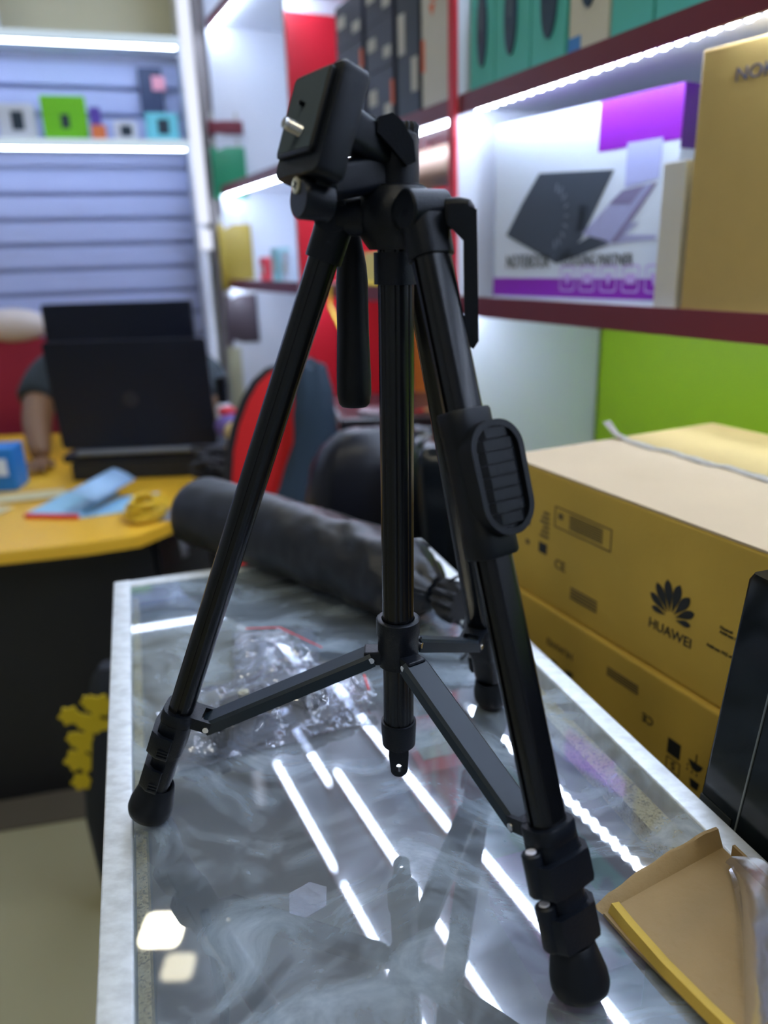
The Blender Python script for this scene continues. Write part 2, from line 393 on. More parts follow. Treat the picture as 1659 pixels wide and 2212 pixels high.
# laptop cooler carton
purple = mat('purple_print', (.24, .008, .42), .4); white_c = mat('white_card', (.66, .74, .86), .4)
grey_p = mat('charcoal_print', (.045, .06, .085), .5); lil = mat('lilac_print', (.36, .38, .62), .5)
rmt = Matrix.Rotation(R(8), 3, 'Z'); cx_ = rmt @ DW; cy_ = rmt @ NW
c0 = W(.885, 1.345, SZ)                                # far front corner
e = empty('cooler_box', c0 - cx_ * .22 + cy_ * .05, 'large white and purple laptop cooler box on the lower shelf', 'box')
CW, CH, CD = .445, .315, .085
BW = .414
fbox('carton', c0, -cx_ * BW, cy_ * CD, Z * CH, white_c, e, bevel=.002)
def on(u, v, off=.0): return c0 - cx_ * (u * CW) + Z * (v * CH) - cy_ * off     # point on the front
def quad(us, m, nm, off=.0008, lab=None):
    pts = [on(u, v) for u, v in us]; b = MB(); b.loft([pts, [p - cy_ * off for p in pts]]); o = b.build(nm, m, e, smooth=False)
    if lab: o['label'] = lab
    return o
quad([(0, .02), (.93, .02), (.93, .125), (0, .125)], purple, 'printed_band', lab='purple band along the foot')
quad([(.575, .76), (.93, .76), (.93, 1), (.575, 1)], purple, 'printed_panel', lab='purple panel in the top corner')
fbox('printed_panel', c0 - cx_ * (BW + .0001) + Z * CH * .72 , cx_ * -.0006, cy_ * CD, Z * CH * .28, mat('dark_purple_print', (.07, .006, .16), .4), e)
fbox('printed_panel', c0 + Z * CH , -cx_ * BW, cy_ * CD, Z * .0006, mat('dark_purple_print', (.07, .006, .16), .4), e)
quad([(.27, .70), (.655, .665), (.51, .33), (.385, .205), (.08, .375), (.175, .55)], grey_p, 'cooler_picture', .001)
for k in range(9):                                      # fan slots on the printed cooler
    a = R(-80 + k * 20); cu, cv = .36, .46
    p = (cu + .085 * math.cos(a) * .7, cv + .13 * math.sin(a))
    q = (cu + .115 * math.cos(a) * .7, cv + .175 * math.sin(a))
    d = V((p[0] - q[0], p[1] - q[1], 0)); nn = V((-d.y, d.x, 0)).normalized() * .004
    quad([(p[0] - nn.x, p[1] - nn.y), (q[0] - nn.x, q[1] - nn.y), (q[0] + nn.x, q[1] + nn.y), (p[0] + nn.x, p[1] + nn.y)], mat('mid_grey_print', (.16, .19, .25), .5), 'fan_slot_print', .0016)
quad([(.42, .23), (.63, .345), (.60, .37), (.40, .26)], grey_p, 'stand_print', .001)
quad([(.385, .205), (.65, .30), (.63, .345), (.38, .235)], grey_p, 'stand_print', .001)
quad([(.50, .52), (.545, .50), (.52, .38), (.475, .36)], grey_p, 'handle_print', .001)
quad([(.515, .36), (.70, .56), (.83, .58), (.66, .31)], lil, 'laptop_picture', .0012)
quad([(.71, .575), (.71, .78), (.86, .78), (.855, .60)], mat('pale_lilac_print', (.42, .46, .78), .5), 'laptop_picture', .0012)
quad([(.64, .50), (.70, .56), (.80, .575), (.74, .49)], mat('keys_print', (.22, .2, .36), .5), 'keyboard_picture', .0018)
quad([(.66, .31), (.83, .58), (.85, .58), (.69, .31)], grey_p if 0 else mat('keys_print', (.22, .2, .36), .5), 'laptop_picture', .0014)
quad([(.60, .30), (.86, .315), (.86, .335), (.72, .345), (.78, .40), (.74, .40), (.66, .325)], lil, 'stand_print', .001)
text('NOTEBOOK', .034, on(.085, .185, .0012), -cx_, Z, ink, e, sx=.62)
text('COOLING PARTNER', .026, on(.415, .195, .0012), -cx_, Z, ink, e, sx=.66)
for k in range(5):
    u = .42 + k * .105
    fr = rr(.036, .044, .006); c = on(u + .03, .125, .001)
    b = MB(); pi = rr(.031, .039, .005)
    o1 = [c - cx_ * x_ + Z * z_ for x_, z_ in fr]; i1 = [c - cx_ * x_ + Z * z_ for x_, z_ in pi]
    nn_ = len(fr); b.v = [V(p) - cy_ * .0008 for p in o1 + i1]; b.f = [(j, (j + 1) % nn_, nn_ + (j + 1) % nn_, nn_ + j) for j in range(nn_)]
    b.build('icon_frame', mat('pale_purple_print', (.55, .40, .80), .5), e, smooth=False)
    plate([(-.009, -.008), (.009, -.008), (.010, .008), (-.010, .008)] if k % 2 else [(-.009, .008), (0, -.012), (.009, .008)], c - cy_ * .0004, -cx_, Z, .0008).build('icon_print', mat('pale_purple_print', (.55, .40, .80), .5), e)
# slim white cartons between
e, c, x, y, L = pbox('slim_box', .850, .893, SZ, .200, .16, mat('ivory_card', (.66, .66, .62), .5), 'slim ivory carton standing between the cooler box and the gold box', 'box', a=.872)
e, c, x, y, L = pbox('slim_box', .858, .905, SZ + .0, .275, .05, white_c, 'taller white carton behind the slim ivory carton', 'box', a=1.045, rot=0)
text('SLIM', .022, c - x * (L / 2 + .001) + y * .02 + Z * .21, Z, y, ink, e)
# gold carton
gold = mat('gold_card', (.52, .37, .12), .38, metal=.35, noise_s=30, noise_a=.05, bump=.15, bump_s=60)
gx = Matrix.Rotation(R(8), 3, 'Z') @ DW; gy = Matrix.Rotation(R(8), 3, 'Z') @ NW
g0 = W(.862, .8300, SZ)
e = empty('gold_box', g0 - gx * .17 + gy * .05, 'tall gold carton lettered NOKIA at the right end of the lower shelf', 'box')
fbox('carton', g0, -gx * .36, gy * .10, Z * .326, gold, e, bevel=.002)
text('NOKIA', .0225, g0 - gx * .050 + Z * .281 - gy * .0008, -gx, Z, mat('slate_ink', (.06, .07, .12), .5), e, sx=1.05)

# ---- section beyond the red divider: stacked dark cartons etc
dk = mat('charcoal_card', (.030, .036, .065), .45); dk2 = mat('near_black_card', (.012, .02, .035), .45)
lab_m = mat('pale_label', (.55, .55, .50), .6); orange = mat('orange_print', (.75, .13, .02), .5)
gname = 'dark cartons stacked on the upper shelf'
e, c, x, y, L = pbox('white_carton', 1.500, 1.612, TZ, .36, .14, mat('bone_card', (.62, .62, .54), .5), 'white carton with orange top beside the red divider on the upper shelf', 'box', a=.872)
fbox('orange_panel', c - x * (L / 2 - .0) - y * .001 + Z * .20, x * L * .62, y * .001, Z * .13, orange, e)
fbox('orange_panel', c + x * (L / 2 - .012) - y * .001 + Z * .08, x * .012, y * .001, Z * .06, orange, e)
plate([(-.012, 0), (.012, 0), (0, -.02)], c + x * .01 + Z * .195 - y * .0002, -x, Z, .001).build('orange_panel', orange, e)
k = 0
for ci, (s0, s1, hs, aa) in enumerate(((1.63, 1.735, (.30, .11), .875), (1.755, 1.90, (.13, .10, .10, .09), .875), (1.92, 2.085, (.12, .10, .10), .875))):
    z = TZ
    for hi, h in enumerate(hs):
        where = [['lower tall', 'upper'], ['lowest', 'second', 'third', 'topmost'], ['lowest', 'middle', 'topmost']][ci][hi]
        st = ['stack next to the white carton', 'middle stack', 'stack nearest the red panel'][ci]
        e, c, x, y, L = pbox('dark_carton', s0, s1, z, h - .001, .18, dk2 if (ci == 0) else dk, f'{where} dark carton in the {st} on the upper shelf', 'box', gname, a=aa)
        fbox('label', c + x * (.12 * L) - y * .001 + Z * h * .45, x * .30 * L, y * .001, Z * h * .26, lab_m, e)
        fbox('label', c - x * (.42 * L) - y * .001 + Z * h * .18, x * .26 * L, y * .001, Z * h * .22, lab_m, e)
        if (ci + hi) % 2: fbox('orange_tab', c - x * (L * .5) - y * .001 + Z * h * .35, x * .10 * L, y * .001, Z * h * .4, orange, e)
        z += h
# below: cartons half hidden by the tripod head
e, c, x, y, L = pbox('grey_carton', 1.47, 1.60, 1.2805, .205, .14, mat('grey_card', (.20, .22, .28), .5), 'grey carton with small orange marks on the lower shelf left of the red divider', 'box', a=.89)
for q in range(3): fbox('orange_mark', c + x * (.03 - q * .03) - y * .001 + Z * .15, x * .008, y * .001, Z * .012, mat('amber_print', (.7, .35, .05), .5), e)
e, c, x, y, L = pbox('navy_carton', 1.605, 1.70, 1.2805, .19, .14, mat('navy_card', (.03, .05, .12), .5), 'navy carton beside the grey carton on the lower shelf', 'box', a=.89)
tub = MB().lathe(W(.96, 1.46, 1.548), DW, [(0, .001), (0, .045), (.42, .045), (.42, .001)]).build('brown_paper_roll', mat('brown_paper', (.30, .19, .13), .6))
tag(tub, 'brown paper roll lying under the shelf light left of the red divider', 'roll')
br = MB()
for s_ in (1.50, 1.84):
    br.box(W(.90, s_, 1.492), DW * .02, NW * .12, Z * .011)
    br.box(W(.90, s_, 1.492), DW * .02, NW * .006, Z * .13)
    br.box(W(1.014, s_, 1.492), DW * .02, NW * .006, Z * .13)
hang = br.build('roll_bracket', maroon, sh, smooth=False)
e, c, x, y, L = pbox('yellow_carton', 1.86, 2.02, 1.2805, .085, .10, mat('yellow_card', (.62, .52, .16), .5), 'small yellow carton behind the tripod on the lower shelf', 'box', a=.90)
e, c, x, y, L = pbox('white_carton', 2.05, 2.20, 1.2805, .06, .10, cream, 'low cream carton behind the left tripod leg on the lower shelf', 'box', a=.90)
# yellow cable
yc = mat('yellow_cable', (.80, .60, .02), .5)
pts = [W(.90, 1.90, 1.285), W(.88, 2.0, 1.287), W(.87, 2.10, 1.284), W(.845, 2.14, 1.275), W(.835, 2.12, 1.22), W(.83, 2.04, 1.17), W(.83, 1.97, 1.13), W(.84, 1.93, 1.08)]
tag(MB().tube(pts, .0045, 8).build('yellow_cable', yc), 'yellow cable hanging over the shelf edge before the red panel', 'cable')
pts = [W(.99, 2.385, 1.2), W(.97, 2.36, 1.16), W(.955, 2.355, 1.12), W(.96, 2.375, 1.06), W(.96, 2.383, .9)]
tag(MB().tube(pts, .003, 6).build('thin_cord', plas), 'thin black cord hanging down the red divider panel', 'cable')

# far section: small products
for i, (s_, h, m_, lb) in enumerate(((2.93, .085, mat('red_card', (.75, .05, .07), .5), 'small red packet on the far lower shelf'), (2.78, .115, mat('aqua_card', (.30, .58, .62), .5), 'small aqua carton on the far lower shelf'),
                                     (2.66, .10, white_c, 'small white carton beside the aqua one on the far lower shelf'))):
    e, c, x, y, L = pbox('small_carton', s_ - .045, s_ + .03, 1.2805, h, .05, m_, lb, 'box', a=.885)
    fbox('label', c - x * .01 - y * .0008 + Z * h * .3, x * .03, y * .0008, Z * h * .35, lab_m, e)
tag(MB().ext(rr(.16, .03, .01), W(.95, 2.56, 1.6405), W(.99, 2.47, 1.83), NW, DW).build('grey_folder', dk), 'dark folder leaning on the white far shelf compartment', 'folder')

# ================================================================== BACK WALL: slatted display with shelves
sw = empty('slatwall_display', B(-.9, 0, 0), 'white slatted display wall with two lit shelves and a bright side strip', 'display')
slat_m = mat('white_slat', (.42, .48, .74), .4, noise_s=2, noise_a=.04)
fbox('backing', B(-2.6, .035, .0), DB * 2.60, NB * .02, Z * 2.13, mat('slat_backing', (.34, .38, .56), .5), sw)
sl0 = None
for i in range(22):
    z0 = .02 + i * .095
    if sl0 is None:
        sl0 = MB().box(B(-2.6, .012, z0), DB * 2.585, NB * .023, Z * .078).build('slat', slat_m, sw, smooth=False, bevel=.004); base0 = z0
    else:
        o = sl0.copy(); col.objects.link(o); o.parent = sw; o.location = (0, 0, z0 - base0)
for z0 in (2.12, 1.775):
    fbox('shelf', B(-2.6, -.20, z0), DB * 2.585, NB * .21, Z * .018, white_l, sw)
    fbox('shelf_edge', B(-2.6, -.212, z0 - .006), DB * 2.585, NB * .012, Z * .030, mat('white_edge', (.80, .88, .95), .4), sw)
    led(sw, B(-2.6, -.218, z0 + .000), DB, 2.58, .005, .0, into=NB) if 0 else MB().box(B(-2.6, -.219, z0 - .002), DB * 2.58, NB * .006, Z * .022).build('led_strip', emis('led_soft', (.66, .80, .92), .80), sw, smooth=False)
    MB().box(B(-2.6, -.18, z0 - .008), DB * 2.57, NB * .010, Z * .007).build('led_strip', emis('led_display', LEDC, LED * .5), sw, smooth=False)
# vertical light strip at its right side
fbox('side_post', B(-.012, -.20, 0), DB * .03, NB * .25, Z * 3.2, white_l, sw)
MB().box(B(-.012, -.208, 1.50), DB * .046, NB * .007, Z * 1.7).build('led_strip', emis('led_side', (.80, .84, 1.0), 1.0), sw, smooth=False)
MB().cbox(B(.012, -.208, 1.44), DB * .046, NB * .008, Z * .075).build('led_strip', emis('led_side', (.80, .84, 1.0), 1.0), sw, smooth=False)
# products on the lower back shelf
def bk(name, x0, x1, z0, h, m, lb, cat='box', dep=.07, y=-.16):
    e = empty(name, B((x0 + x1) / 2, y, z0), lb, cat)
    fbox('carton', B(x0, y, z0), DB * (x1 - x0), NB * dep, Z * h, m, e, bevel=.003)
    return e
z1 = 1.7935
bxs = [(-.90, -.72, .150, mat('pale_card', (.55, .58, .68), .5), 'wide pale carton at the left of the lit shelf', 0), (-.68, -.555, .125, mat('light_card', (.62, .66, .72), .5), 'pale phone box with dark picture left of the green box', 1),
       (-.530, -.375, .155, mat('green_card', (.16, .56, .01), .5), 'bright green box on the lit back shelf', 1), (-.365, -.325, .120, mat('violet_card', (.10, .06, .40), .5), 'narrow violet box right of the green box', 0),
       (-.365, -.312, .055, mat('orange_card', (.75, .20, .06), .5), 'small orange box in front of the violet box', 0), (-.285, -.20, .075, mat('light_card', (.62, .66, .72), .5), 'low pale box with dark picture on the lit shelf', 1),
       (-.165, -.045, .105, mat('cyan_card', (.16, .62, .72), .5), 'cyan box at the right end of the lit shelf', 1)]
for i, (x0, x1, h, m_, lb, pic) in enumerate(bxs):
    yy = -.19 if i == 4 else -.16
    e = bk(['carton', 'phone_box', 'green_box', 'violet_box', 'orange_box', 'pale_box', 'cyan_box'][i], x0, x1, z1, h, m_, lb, y=yy, dep=.07 if i != 4 else .025)
    if pic: fbox('picture', B((x0 + x1) / 2 - (.018 if i != 2 else .014), yy - .0015, z1 + h * .3), DB * (.042 if i != 2 else .03), NB * .0015, Z * h * (.5 if i != 2 else .3), mat('dark_picture', (.01, .03, .05), .5), e)
e = empty('blister_pack', B(-.13, .0, 1.93), 'dark hanging pack with pink top above the cyan box', 'pack')
fbox('card', B(-.17, -.02, 1.92), DB * .09, NB * .02, Z * .16, mat('navy_card', (.03, .05, .12), .5), e)
fbox('pink_tab', B(-.12, -.024, 2.0), DB * .05, NB * .004, Z * .05, mat('pink_card', (.85, .35, .45), .5), e)
# top of the display: dark carton on upper shelf
e = bk('dark_box', -.97, -.66, 2.1395, .30, mat('dark_box_card', (.015, .03, .05), .5), 'dark carton on the topmost lit shelf at upper left', dep=.12, y=-.19)
fbox('white_side', B(-.66, -.19, 2.1395), DB * .03, NB * .12, Z * .30, white_c, e)

# pillar between display and shelving with hanging packs
pl = struct(fbox('trim_1', B(.055, -.08, 0), DB * .20, NB * .2, Z * 3.28, mat('taupe_pillar', (.26, .23, .22), .6, noise_s=9, noise_a=.35)))
for nm, z0, h, m_, lb in (('green_pack', 1.60, .19, mat('leaf_green', (.02, .26, .12), .4), 'green pack hanging on the taupe pillar'), ('yellow_pack', 1.24, .26, mat('mustard_pack', (.36, .26, .03), .4), 'mustard pack hanging on the taupe pillar'),
                          ('dark_pack', 1.02, .20, mat('brown_pack', (.07, .05, .06), .4), 'dark brown pack hanging low on the taupe pillar'), ('maroon_pack', 1.835, .05, maroon, 'thin maroon pack on the taupe pillar above the green one')):
    e = empty(nm, B(.12, -.10, z0), lb, 'pack')
    MB().ext(rr(.14, .03, .012), B(.14, -.105, z0), B(.14, -.105, z0 + h), DB, NB, [(0, (1, .3)), (.15, 1), (.85, 1), (1, (1, .3))]).build('pouch', m_, e)
    fbox('header_card', B(.08, -.104, z0 + h), DB * .11, NB * .004, Z * .03, lab_m, e)
lp = MB(); lp.tube([B(.10, -.088, .62), B(.10, -.088, 1.0)], .035, 14)
tag(lp.build('cream_tube', mat('cream_tube', (.45, .43, .28), .5)), 'cream tube standing against the foot of the pillar', 'tube')
MBt = MB().lathe(V((-.545, 2.62, 0.745)), Z, [(0, .001), (0, .028), (.13, .028), (.145, .018)])
bt = empty('bottle', (-.545, 2.62, .745), 'white bottle with black cap on the desk behind the laptop', 'bottle')
MBt.build('body', white_l, bt); MB().lathe(V((-.545, 2.62, .89)), Z, [(0, .019), (.09, .022), (.095, .001)]).build('cap', plasg, bt)

# ================================================================== DESK WITH LAPTOP
desk = empty('desk', (-1.05, 2.1, 0), 'yellow topped desk with black front at the left', 'desk')
ytop = mat('yellow_desk_top', (.85, .49, .035), .35, noise_s=4, noise_a=.05)
dpoly = [(-1.7, 1.42), (-.70, 1.66), (-.585, 1.705), (-.535, 1.79), (-.53, 1.95), (-.50, 2.9), (-1.75, 2.9)]
MB().loft([[V((x, y, .71)) for x, y in dpoly], [V((x, y, .735)) for x, y in dpoly], [V((x * .9995, y * 1.001, .74)) for x, y in dpoly]]).build('desk_top', ytop, desk)
fbox('front_panel', (-1.65, 1.54, 0), V((1.06, .255, 0)), V((-.006, .025, 0)), Z * .709, mat('black_panel', (.008, .009, .012), .5), desk)
fbox('side_panel', (-.60, 1.82, 0), (0, 1.0, 0), (.022, 0, 0), Z * .709, mat('black_panel', (.008, .009, .012), .5), desk)
tag(fbox('desk_shade_strip', (-1.72, 1.43, .0005), V((1.5, .30, 0)), V((-.06, .12, 0)), Z * .006, mat('shade_brown', (.10, .085, .06), .8)), 'dark brown strip painting desk shade on the floor along its foot', 'shade strip')  # thin brown strip stands in for the shade the desk casts

# laptop seen from behind
lt = empty('laptop', (-.74, 2.32, .74), 'big open black laptop seen from behind on the yellow desk', 'laptop')
lap = mat('laptop_lid', (.004, .007, .018), .42, spec=.3)
fbox('laptop_stand', (-.93, 2.20, .7405), V((.40, .02, 0)), V((0, .30, 0)), Z * .055, mat('matt_black', (.006, .008, .012), .6), lt, bevel=.004)
fbox('base', (-.95, 2.20, .797), V((.46, .02, 0)), V((-.01, .30, 0)), Z * .022, lap, lt, bevel=.004)
lid = MB().ext(rr(.455, .315, .012), V((-.716, 2.20, .996)), V((-.716, 2.192, .996)), V((.998, .04, -.004)), V((0, -.10, .995)))
lid.build('lid', lap, lt)
MB().lathe(V((-.722, 2.1915, .985)), V((0, -1, -.1)), [(0, .022), (.0012, .022), (.0012, .001)]).build('lid_badge', mat('badge', (.010, .014, .028), .3), lt)
MB().lathe(V((-.90, 2.195, .828)), V((.36, .02, 0)), [(0, .009), (.36, .009)]).build('hinge', mat('hinge_metal', (.18, .21, .28), .3, metal=.6), lt)
l2 = empty('monitor', (-.78, 2.72, .74), 'black monitor standing behind the laptop', 'monitor')
MB().ext(rr(.50, .32, .01), V((-.875, 2.66, 1.075)), V((-.875, 2.63, 1.075)), V((1, .0, 0)), Z).build('screen_case', lap, l2)
fbox('stand', (-.83, 2.64, .752), (.06, 0, 0), (0, .03, 0), Z * .20, lap, l2); fbox('foot', (-.90, 2.58, .7405), (.2, 0, 0), (0, .14, 0), Z * .012, lap, l2)

# things on the desk
nb = empty('notepad', (-.79, 1.93, .7405), 'pale blue notepad with a red binding edge and one curled page', 'notepad')
np0 = V((-.925, 1.865, .741))
nx = V((.145, -.02, 0)); ny = V((.035, .20, 0))
fbox('pages', np0, nx, ny, Z * .010, mat('pale_blue_paper', (.33, .62, .85), .7), nb)
fbox('binding', np0 - ny * .03, nx, ny * .04, Z * .011, mat('red_tape', (.75, .03, .06), .6), nb)
pg = MB(); rows = []
for i in range(9):
    t = i / 8; a = PI * .95 * t; off = V((.145 + .07 * t - .03 * math.sin(a), 0, 0))
    r0 = np0 + V((.10 + .10 * (t if t < .5 else 1 - t) * 1.6, 0, 0)) + Z * (.011 + .055 * math.sin(a * .5) ** 2)
    rows.append([r0 + V((.02 * t, .0, 0)), r0 + ny * .95 + V((.04 * t, 0, .01 * t))])
vs = [p for r in rows for p in r]; pg.add(vs, [(2 * i, 2 * i + 1, 2 * i + 3, 2 * i + 2) for i in range(8)])
pgo = pg.build('curled_page', mat('light_blue_page', (.38, .62, .92), .7), nb); sm = pgo.modifiers.new('thick', 'SOLIDIFY'); sm.thickness = .0008
fbox('loose_sheet', np0 + nx + V((.0, .0, 0)), V((.10, .04, 0)), V((.05, .17, 0)), Z * .002, mat('pale_blue_paper', (.33, .62, .85), .7), nb)
bb = empty('blue_box', (-1.16, 2.02, .74), 'blue carton at the left edge of the desk', 'box')
fbox('carton', (-1.30, 2.10, .7405), (.24, .02, 0), (-.01, .1, 0), Z * .125, mat('blue_card', (.012, .20, .62), .5), bb, bevel=.003)
fbox('white_label', (-1.10, 2.099, .79), (.03, .003, 0), (0, .001, 0), Z * .05, white_c, bb)
for i, (x, y, a_, c_) in enumerate(((-1.16, 1.87, .1, 'paper'), (-1.10, 1.93, -.2, 'paper'), (-1.0, 2.04, .3, 'paper'))):
    o = MB().cbox(V((x, y, .7415 + i * .0022)), V((math.cos(a_), math.sin(a_), 0)) * .20, V((-math.sin(a_), math.cos(a_), 0)) * .08, Z * .002).build('paper_slip', mat('cream_paper', (.66, .60, .36), .8), None, smooth=False)
    tag(o, ['cream paper slip nearest the desk edge left of the notepad', 'cream paper slip in the middle left of the notepad', 'cream paper slip farthest back on the desk'][i], 'paper', 'paper slips on the desk')
# yellow bundle at the desk end and white mug
yb = MB()
for i in range(14):
    a0 = random.random() * 6; cxx, cyy = -.60 + random.uniform(-.02, .015), 1.86 + random.uniform(-.03, .03)
    yb.tube([V((cxx + .035 * math.cos(a0 + t * .7), cyy + .06 * math.sin(a0 + t * .7), .747 + .004 * i * (1 + .3 * math.sin(t)) * .6)) for t in range(10)], .005, 6)
tag(yb.build('yellow_cable_bundle', mat('yellow_cable2', (.70, .46, .02), .5)), 'coiled yellow cable bundle on the right corner of the desk', 'cable')
cl = MB().loft([[V((-.537 + .012 * math.sin(k * 1.3) + dx, 1.80 + k * .018, z)) for k in range(6)] for dx, z in ((-.03, .744), (.012, .744), (.02, .70), (.022, .64))], cap=False, closed=False)
clo = cl.build('white_cloth', mat('grey_white_cloth', (.30, .33, .40), .8)); s_ = clo.modifiers.new('t', 'SOLIDIFY'); s_.thickness = .003; s_.offset = 1
tag(clo, 'small grey white cloth hanging over the desk corner', 'cloth')

# black cable heap and pouch behind the counter end
ch = MB()
for i in range(26):
    cxx, cyy = -.41 + random.uniform(-.06, .10), 2.03 + random.uniform(-.08, .08); r_ = random.uniform(.03, .065); a0 = random.random() * 6; hz = .752 + i * .0042
    ch.tube([V((cxx + r_ * math.cos(a0 + t * .6) * 1.3, cyy + r_ * math.sin(a0 + t * .6), hz + .012 * math.sin(t + i))) for t in range(11)], .0065, 6)
cho = ch.build('cable_heap', black_cloth); tag(cho, 'tangled heap of black cables between the desk and the red backpack', 'cables'); cho['kind'] = 'stuff'
tb = empty('side_bench', (-.30, 2.3, 0), 'low dark bench carrying the cables beside the desk', 'bench')
fbox('bench_top', (-.49, 1.88, .70), (.34, 0, 0), (0, .36, 0), Z * .04, mat('dark_wood', (.012, .012, .014), .5), tb)
for x in (-.47, -.20):
    for y in (1.90, 2.18): fbox('leg', (x, y, 0), (.04, 0, 0), (0, .04, 0), Z * .7, mat('dark_wood', (.012, .012, .014), .5), tb)
pch = empty('pouch', (-.40, 2.14, .86), 'small purple and yellow pouch lying on the black cables', 'pouch')
MB().ball((-.395, 2.06, .905), .04, sx=(1, .6, .85)).build('yellow_side', mat('pale_yellow_cloth', (.62, .48, .22), .7), pch)
MB().ball((-.42, 2.10, .915), .04, sx=(1.2, .6, .9)).build('purple_side', mat('purple_cloth', (.14, .10, .34), .7), pch)
MB().ball((-.43, 2.11, .955), .022, sx=(1.2, .8, .7)).build('red_flap', mat('red_cloth', (.55, .03, .05), .7), pch)

# red chair with dark frame, denim jacket hung over it
rc2 = empty('padded_chair', (-.24, 1.80, 0), 'bright red chair with black rimmed back under the dark denim jacket', 'chair')
redc = mat('red_fabric', (.78, .015, .02), .7, bump=.3, bump_s=200)
prf = [(.76, .125), (.84, .128), (.92, .124), (.98, .112), (1.04, .090), (1.08, .066), (1.105, .038), (1.112, .012)]
MB().loft([[V((-.235 + x * hw / .13 + .10 * (z - .95), 1.80 + y, z)) for x, y in rr(.26, .045, .018, 5)] for z, hw in prf]).build('backrest', redc, rc2)
rim = [V((-.235 - hw - .004 + .10 * (z - .95), 1.79, z)) for z, hw in prf] + [V((-.235 + hw + .004 + .10 * (z - .95), 1.79, z)) for z, hw in prf[::-1]]
MB().tube(rim, .011, 8).build('black_rim', black_cloth, rc2)
MB().ext(rr(.26, .24, .05), (-.24, 1.70, .60), (-.24, 1.70, .66), (1, 0, 0), (0, 1, 0), [(0, .9), (.3, 1), (1, .95)]).build('seat', redc, rc2)
fbox('back_post', (-.26, 1.815, .55), (.05, 0, 0), (0, .02, 0), Z * .26, plasg, rc2)
MB().tube([V((-.24, 1.71, .03)), V((-.24, 1.71, .60))], .022).build('post', plasg, rc2)
MB().lathe(V((-.24, 1.71, 0)), Z, [(0, .001), (0, .15), (.02, .14), (.04, .03)]).build('base', plasg, rc2)
jk = MB(); jp = [(-.175, 1.80, 1.128, .020), (-.160, 1.755, 1.118, .034), (-.150, 1.735, 1.07, .043), (-.153, 1.73, 1.01, .046), (-.160, 1.725, .95, .047), (-.175, 1.72, .89, .050), (-.192, 1.71, .84, .054), (-.215, 1.70, .79, .060), (-.235, 1.69, .74, .066), (-.24, 1.685, .70, .07)]
rings = []
for i, (x, y, z, r_) in enumerate(jp):
    rings.append([V((x + math.cos(2 * PI * k_ / 24) * r_ * (1 + .10 * math.sin(5 * k_ + i * 2)), y + math.sin(2 * PI * k_ / 24) * r_ * .42, z + .006 * math.sin(k_ * 1.9 + i))) for k_ in range(24)])
jk.loft(rings[::-1])
jko = jk.build('jacket', mat('dark_denim', (.014, .034, .060), .8, bump=.5, bump_s=150)); tag(jko, 'dark blue denim jacket sleeve hanging over the bright red chair', 'jacket')

# black office chair whose rounded back rises just past the counter end
oc = empty('office_chair', (-.03, 1.42, 0), 'black padded office chair with rounded back just past the counter end', 'chair')
lea = mat('black_leather', (.005, .006, .011), .36, spec=.35, bump=.3, bump_s=60)
prof = []
bk_r = []
cc = V((-.022, 1.40, 0)); cxd = V((.98, .2, 0)).normalized(); cyd = V((-.2, .98, 0)).normalized()
for i, (z, hw, th) in enumerate(((.60, .115, .030), (.70, .128, .045), (.80, .130, .052), (.90, .126, .052), (.97, .112, .048), (1.01, .090, .040), (1.038, .055, .026), (1.046, .02, .01))):
    bk_r.append([cc + cxd * (x_ * hw / .13) + cyd * (y_ * th / .05 + (x_ / .13) ** 2 * .03) + Z * z for x_, y_ in rr(.26, .10, .045, 6)])
MB().loft(bk_r).build('backrest', lea, oc)
MB().ext(rr(.21, .27, .06), cc - cyd * .17 + Z * .46, cc - cyd * .17 + Z * .54, cxd, cyd, [(0, .9), (.3, 1), (.8, 1), (1, .9)]).build('seat', lea, oc)
MB().tube([cc + Z * .62, cc + Z * .48, cc - cyd * .12 + Z * .445], .018).build('back_bracket', plasg, oc)
MB().tube([cc - cyd * .17 + Z * .06, cc - cyd * .17 + Z * .46], .022).build('gas_post', plasg, oc)
for k_ in range(5):
    d_ = V((math.cos(k_ * 2 * PI / 5), math.sin(k_ * 2 * PI / 5), 0)); b_ = cc - cyd * .17
    lg = MB().tube([b_ + Z * .09, b_ + d_ * .13 + Z * .065], [.02, .012]).build('foot_arm', plasg, oc)
    MB().lathe(b_ + d_ * .13 + V((-d_.y, d_.x, 0)) * -.012 + Z * .025, V((-d_.y, d_.x, 0)), [(0, .001), (0, .025), (.024, .025), (.024, .001)], 14).build('caster', plasg, lg)

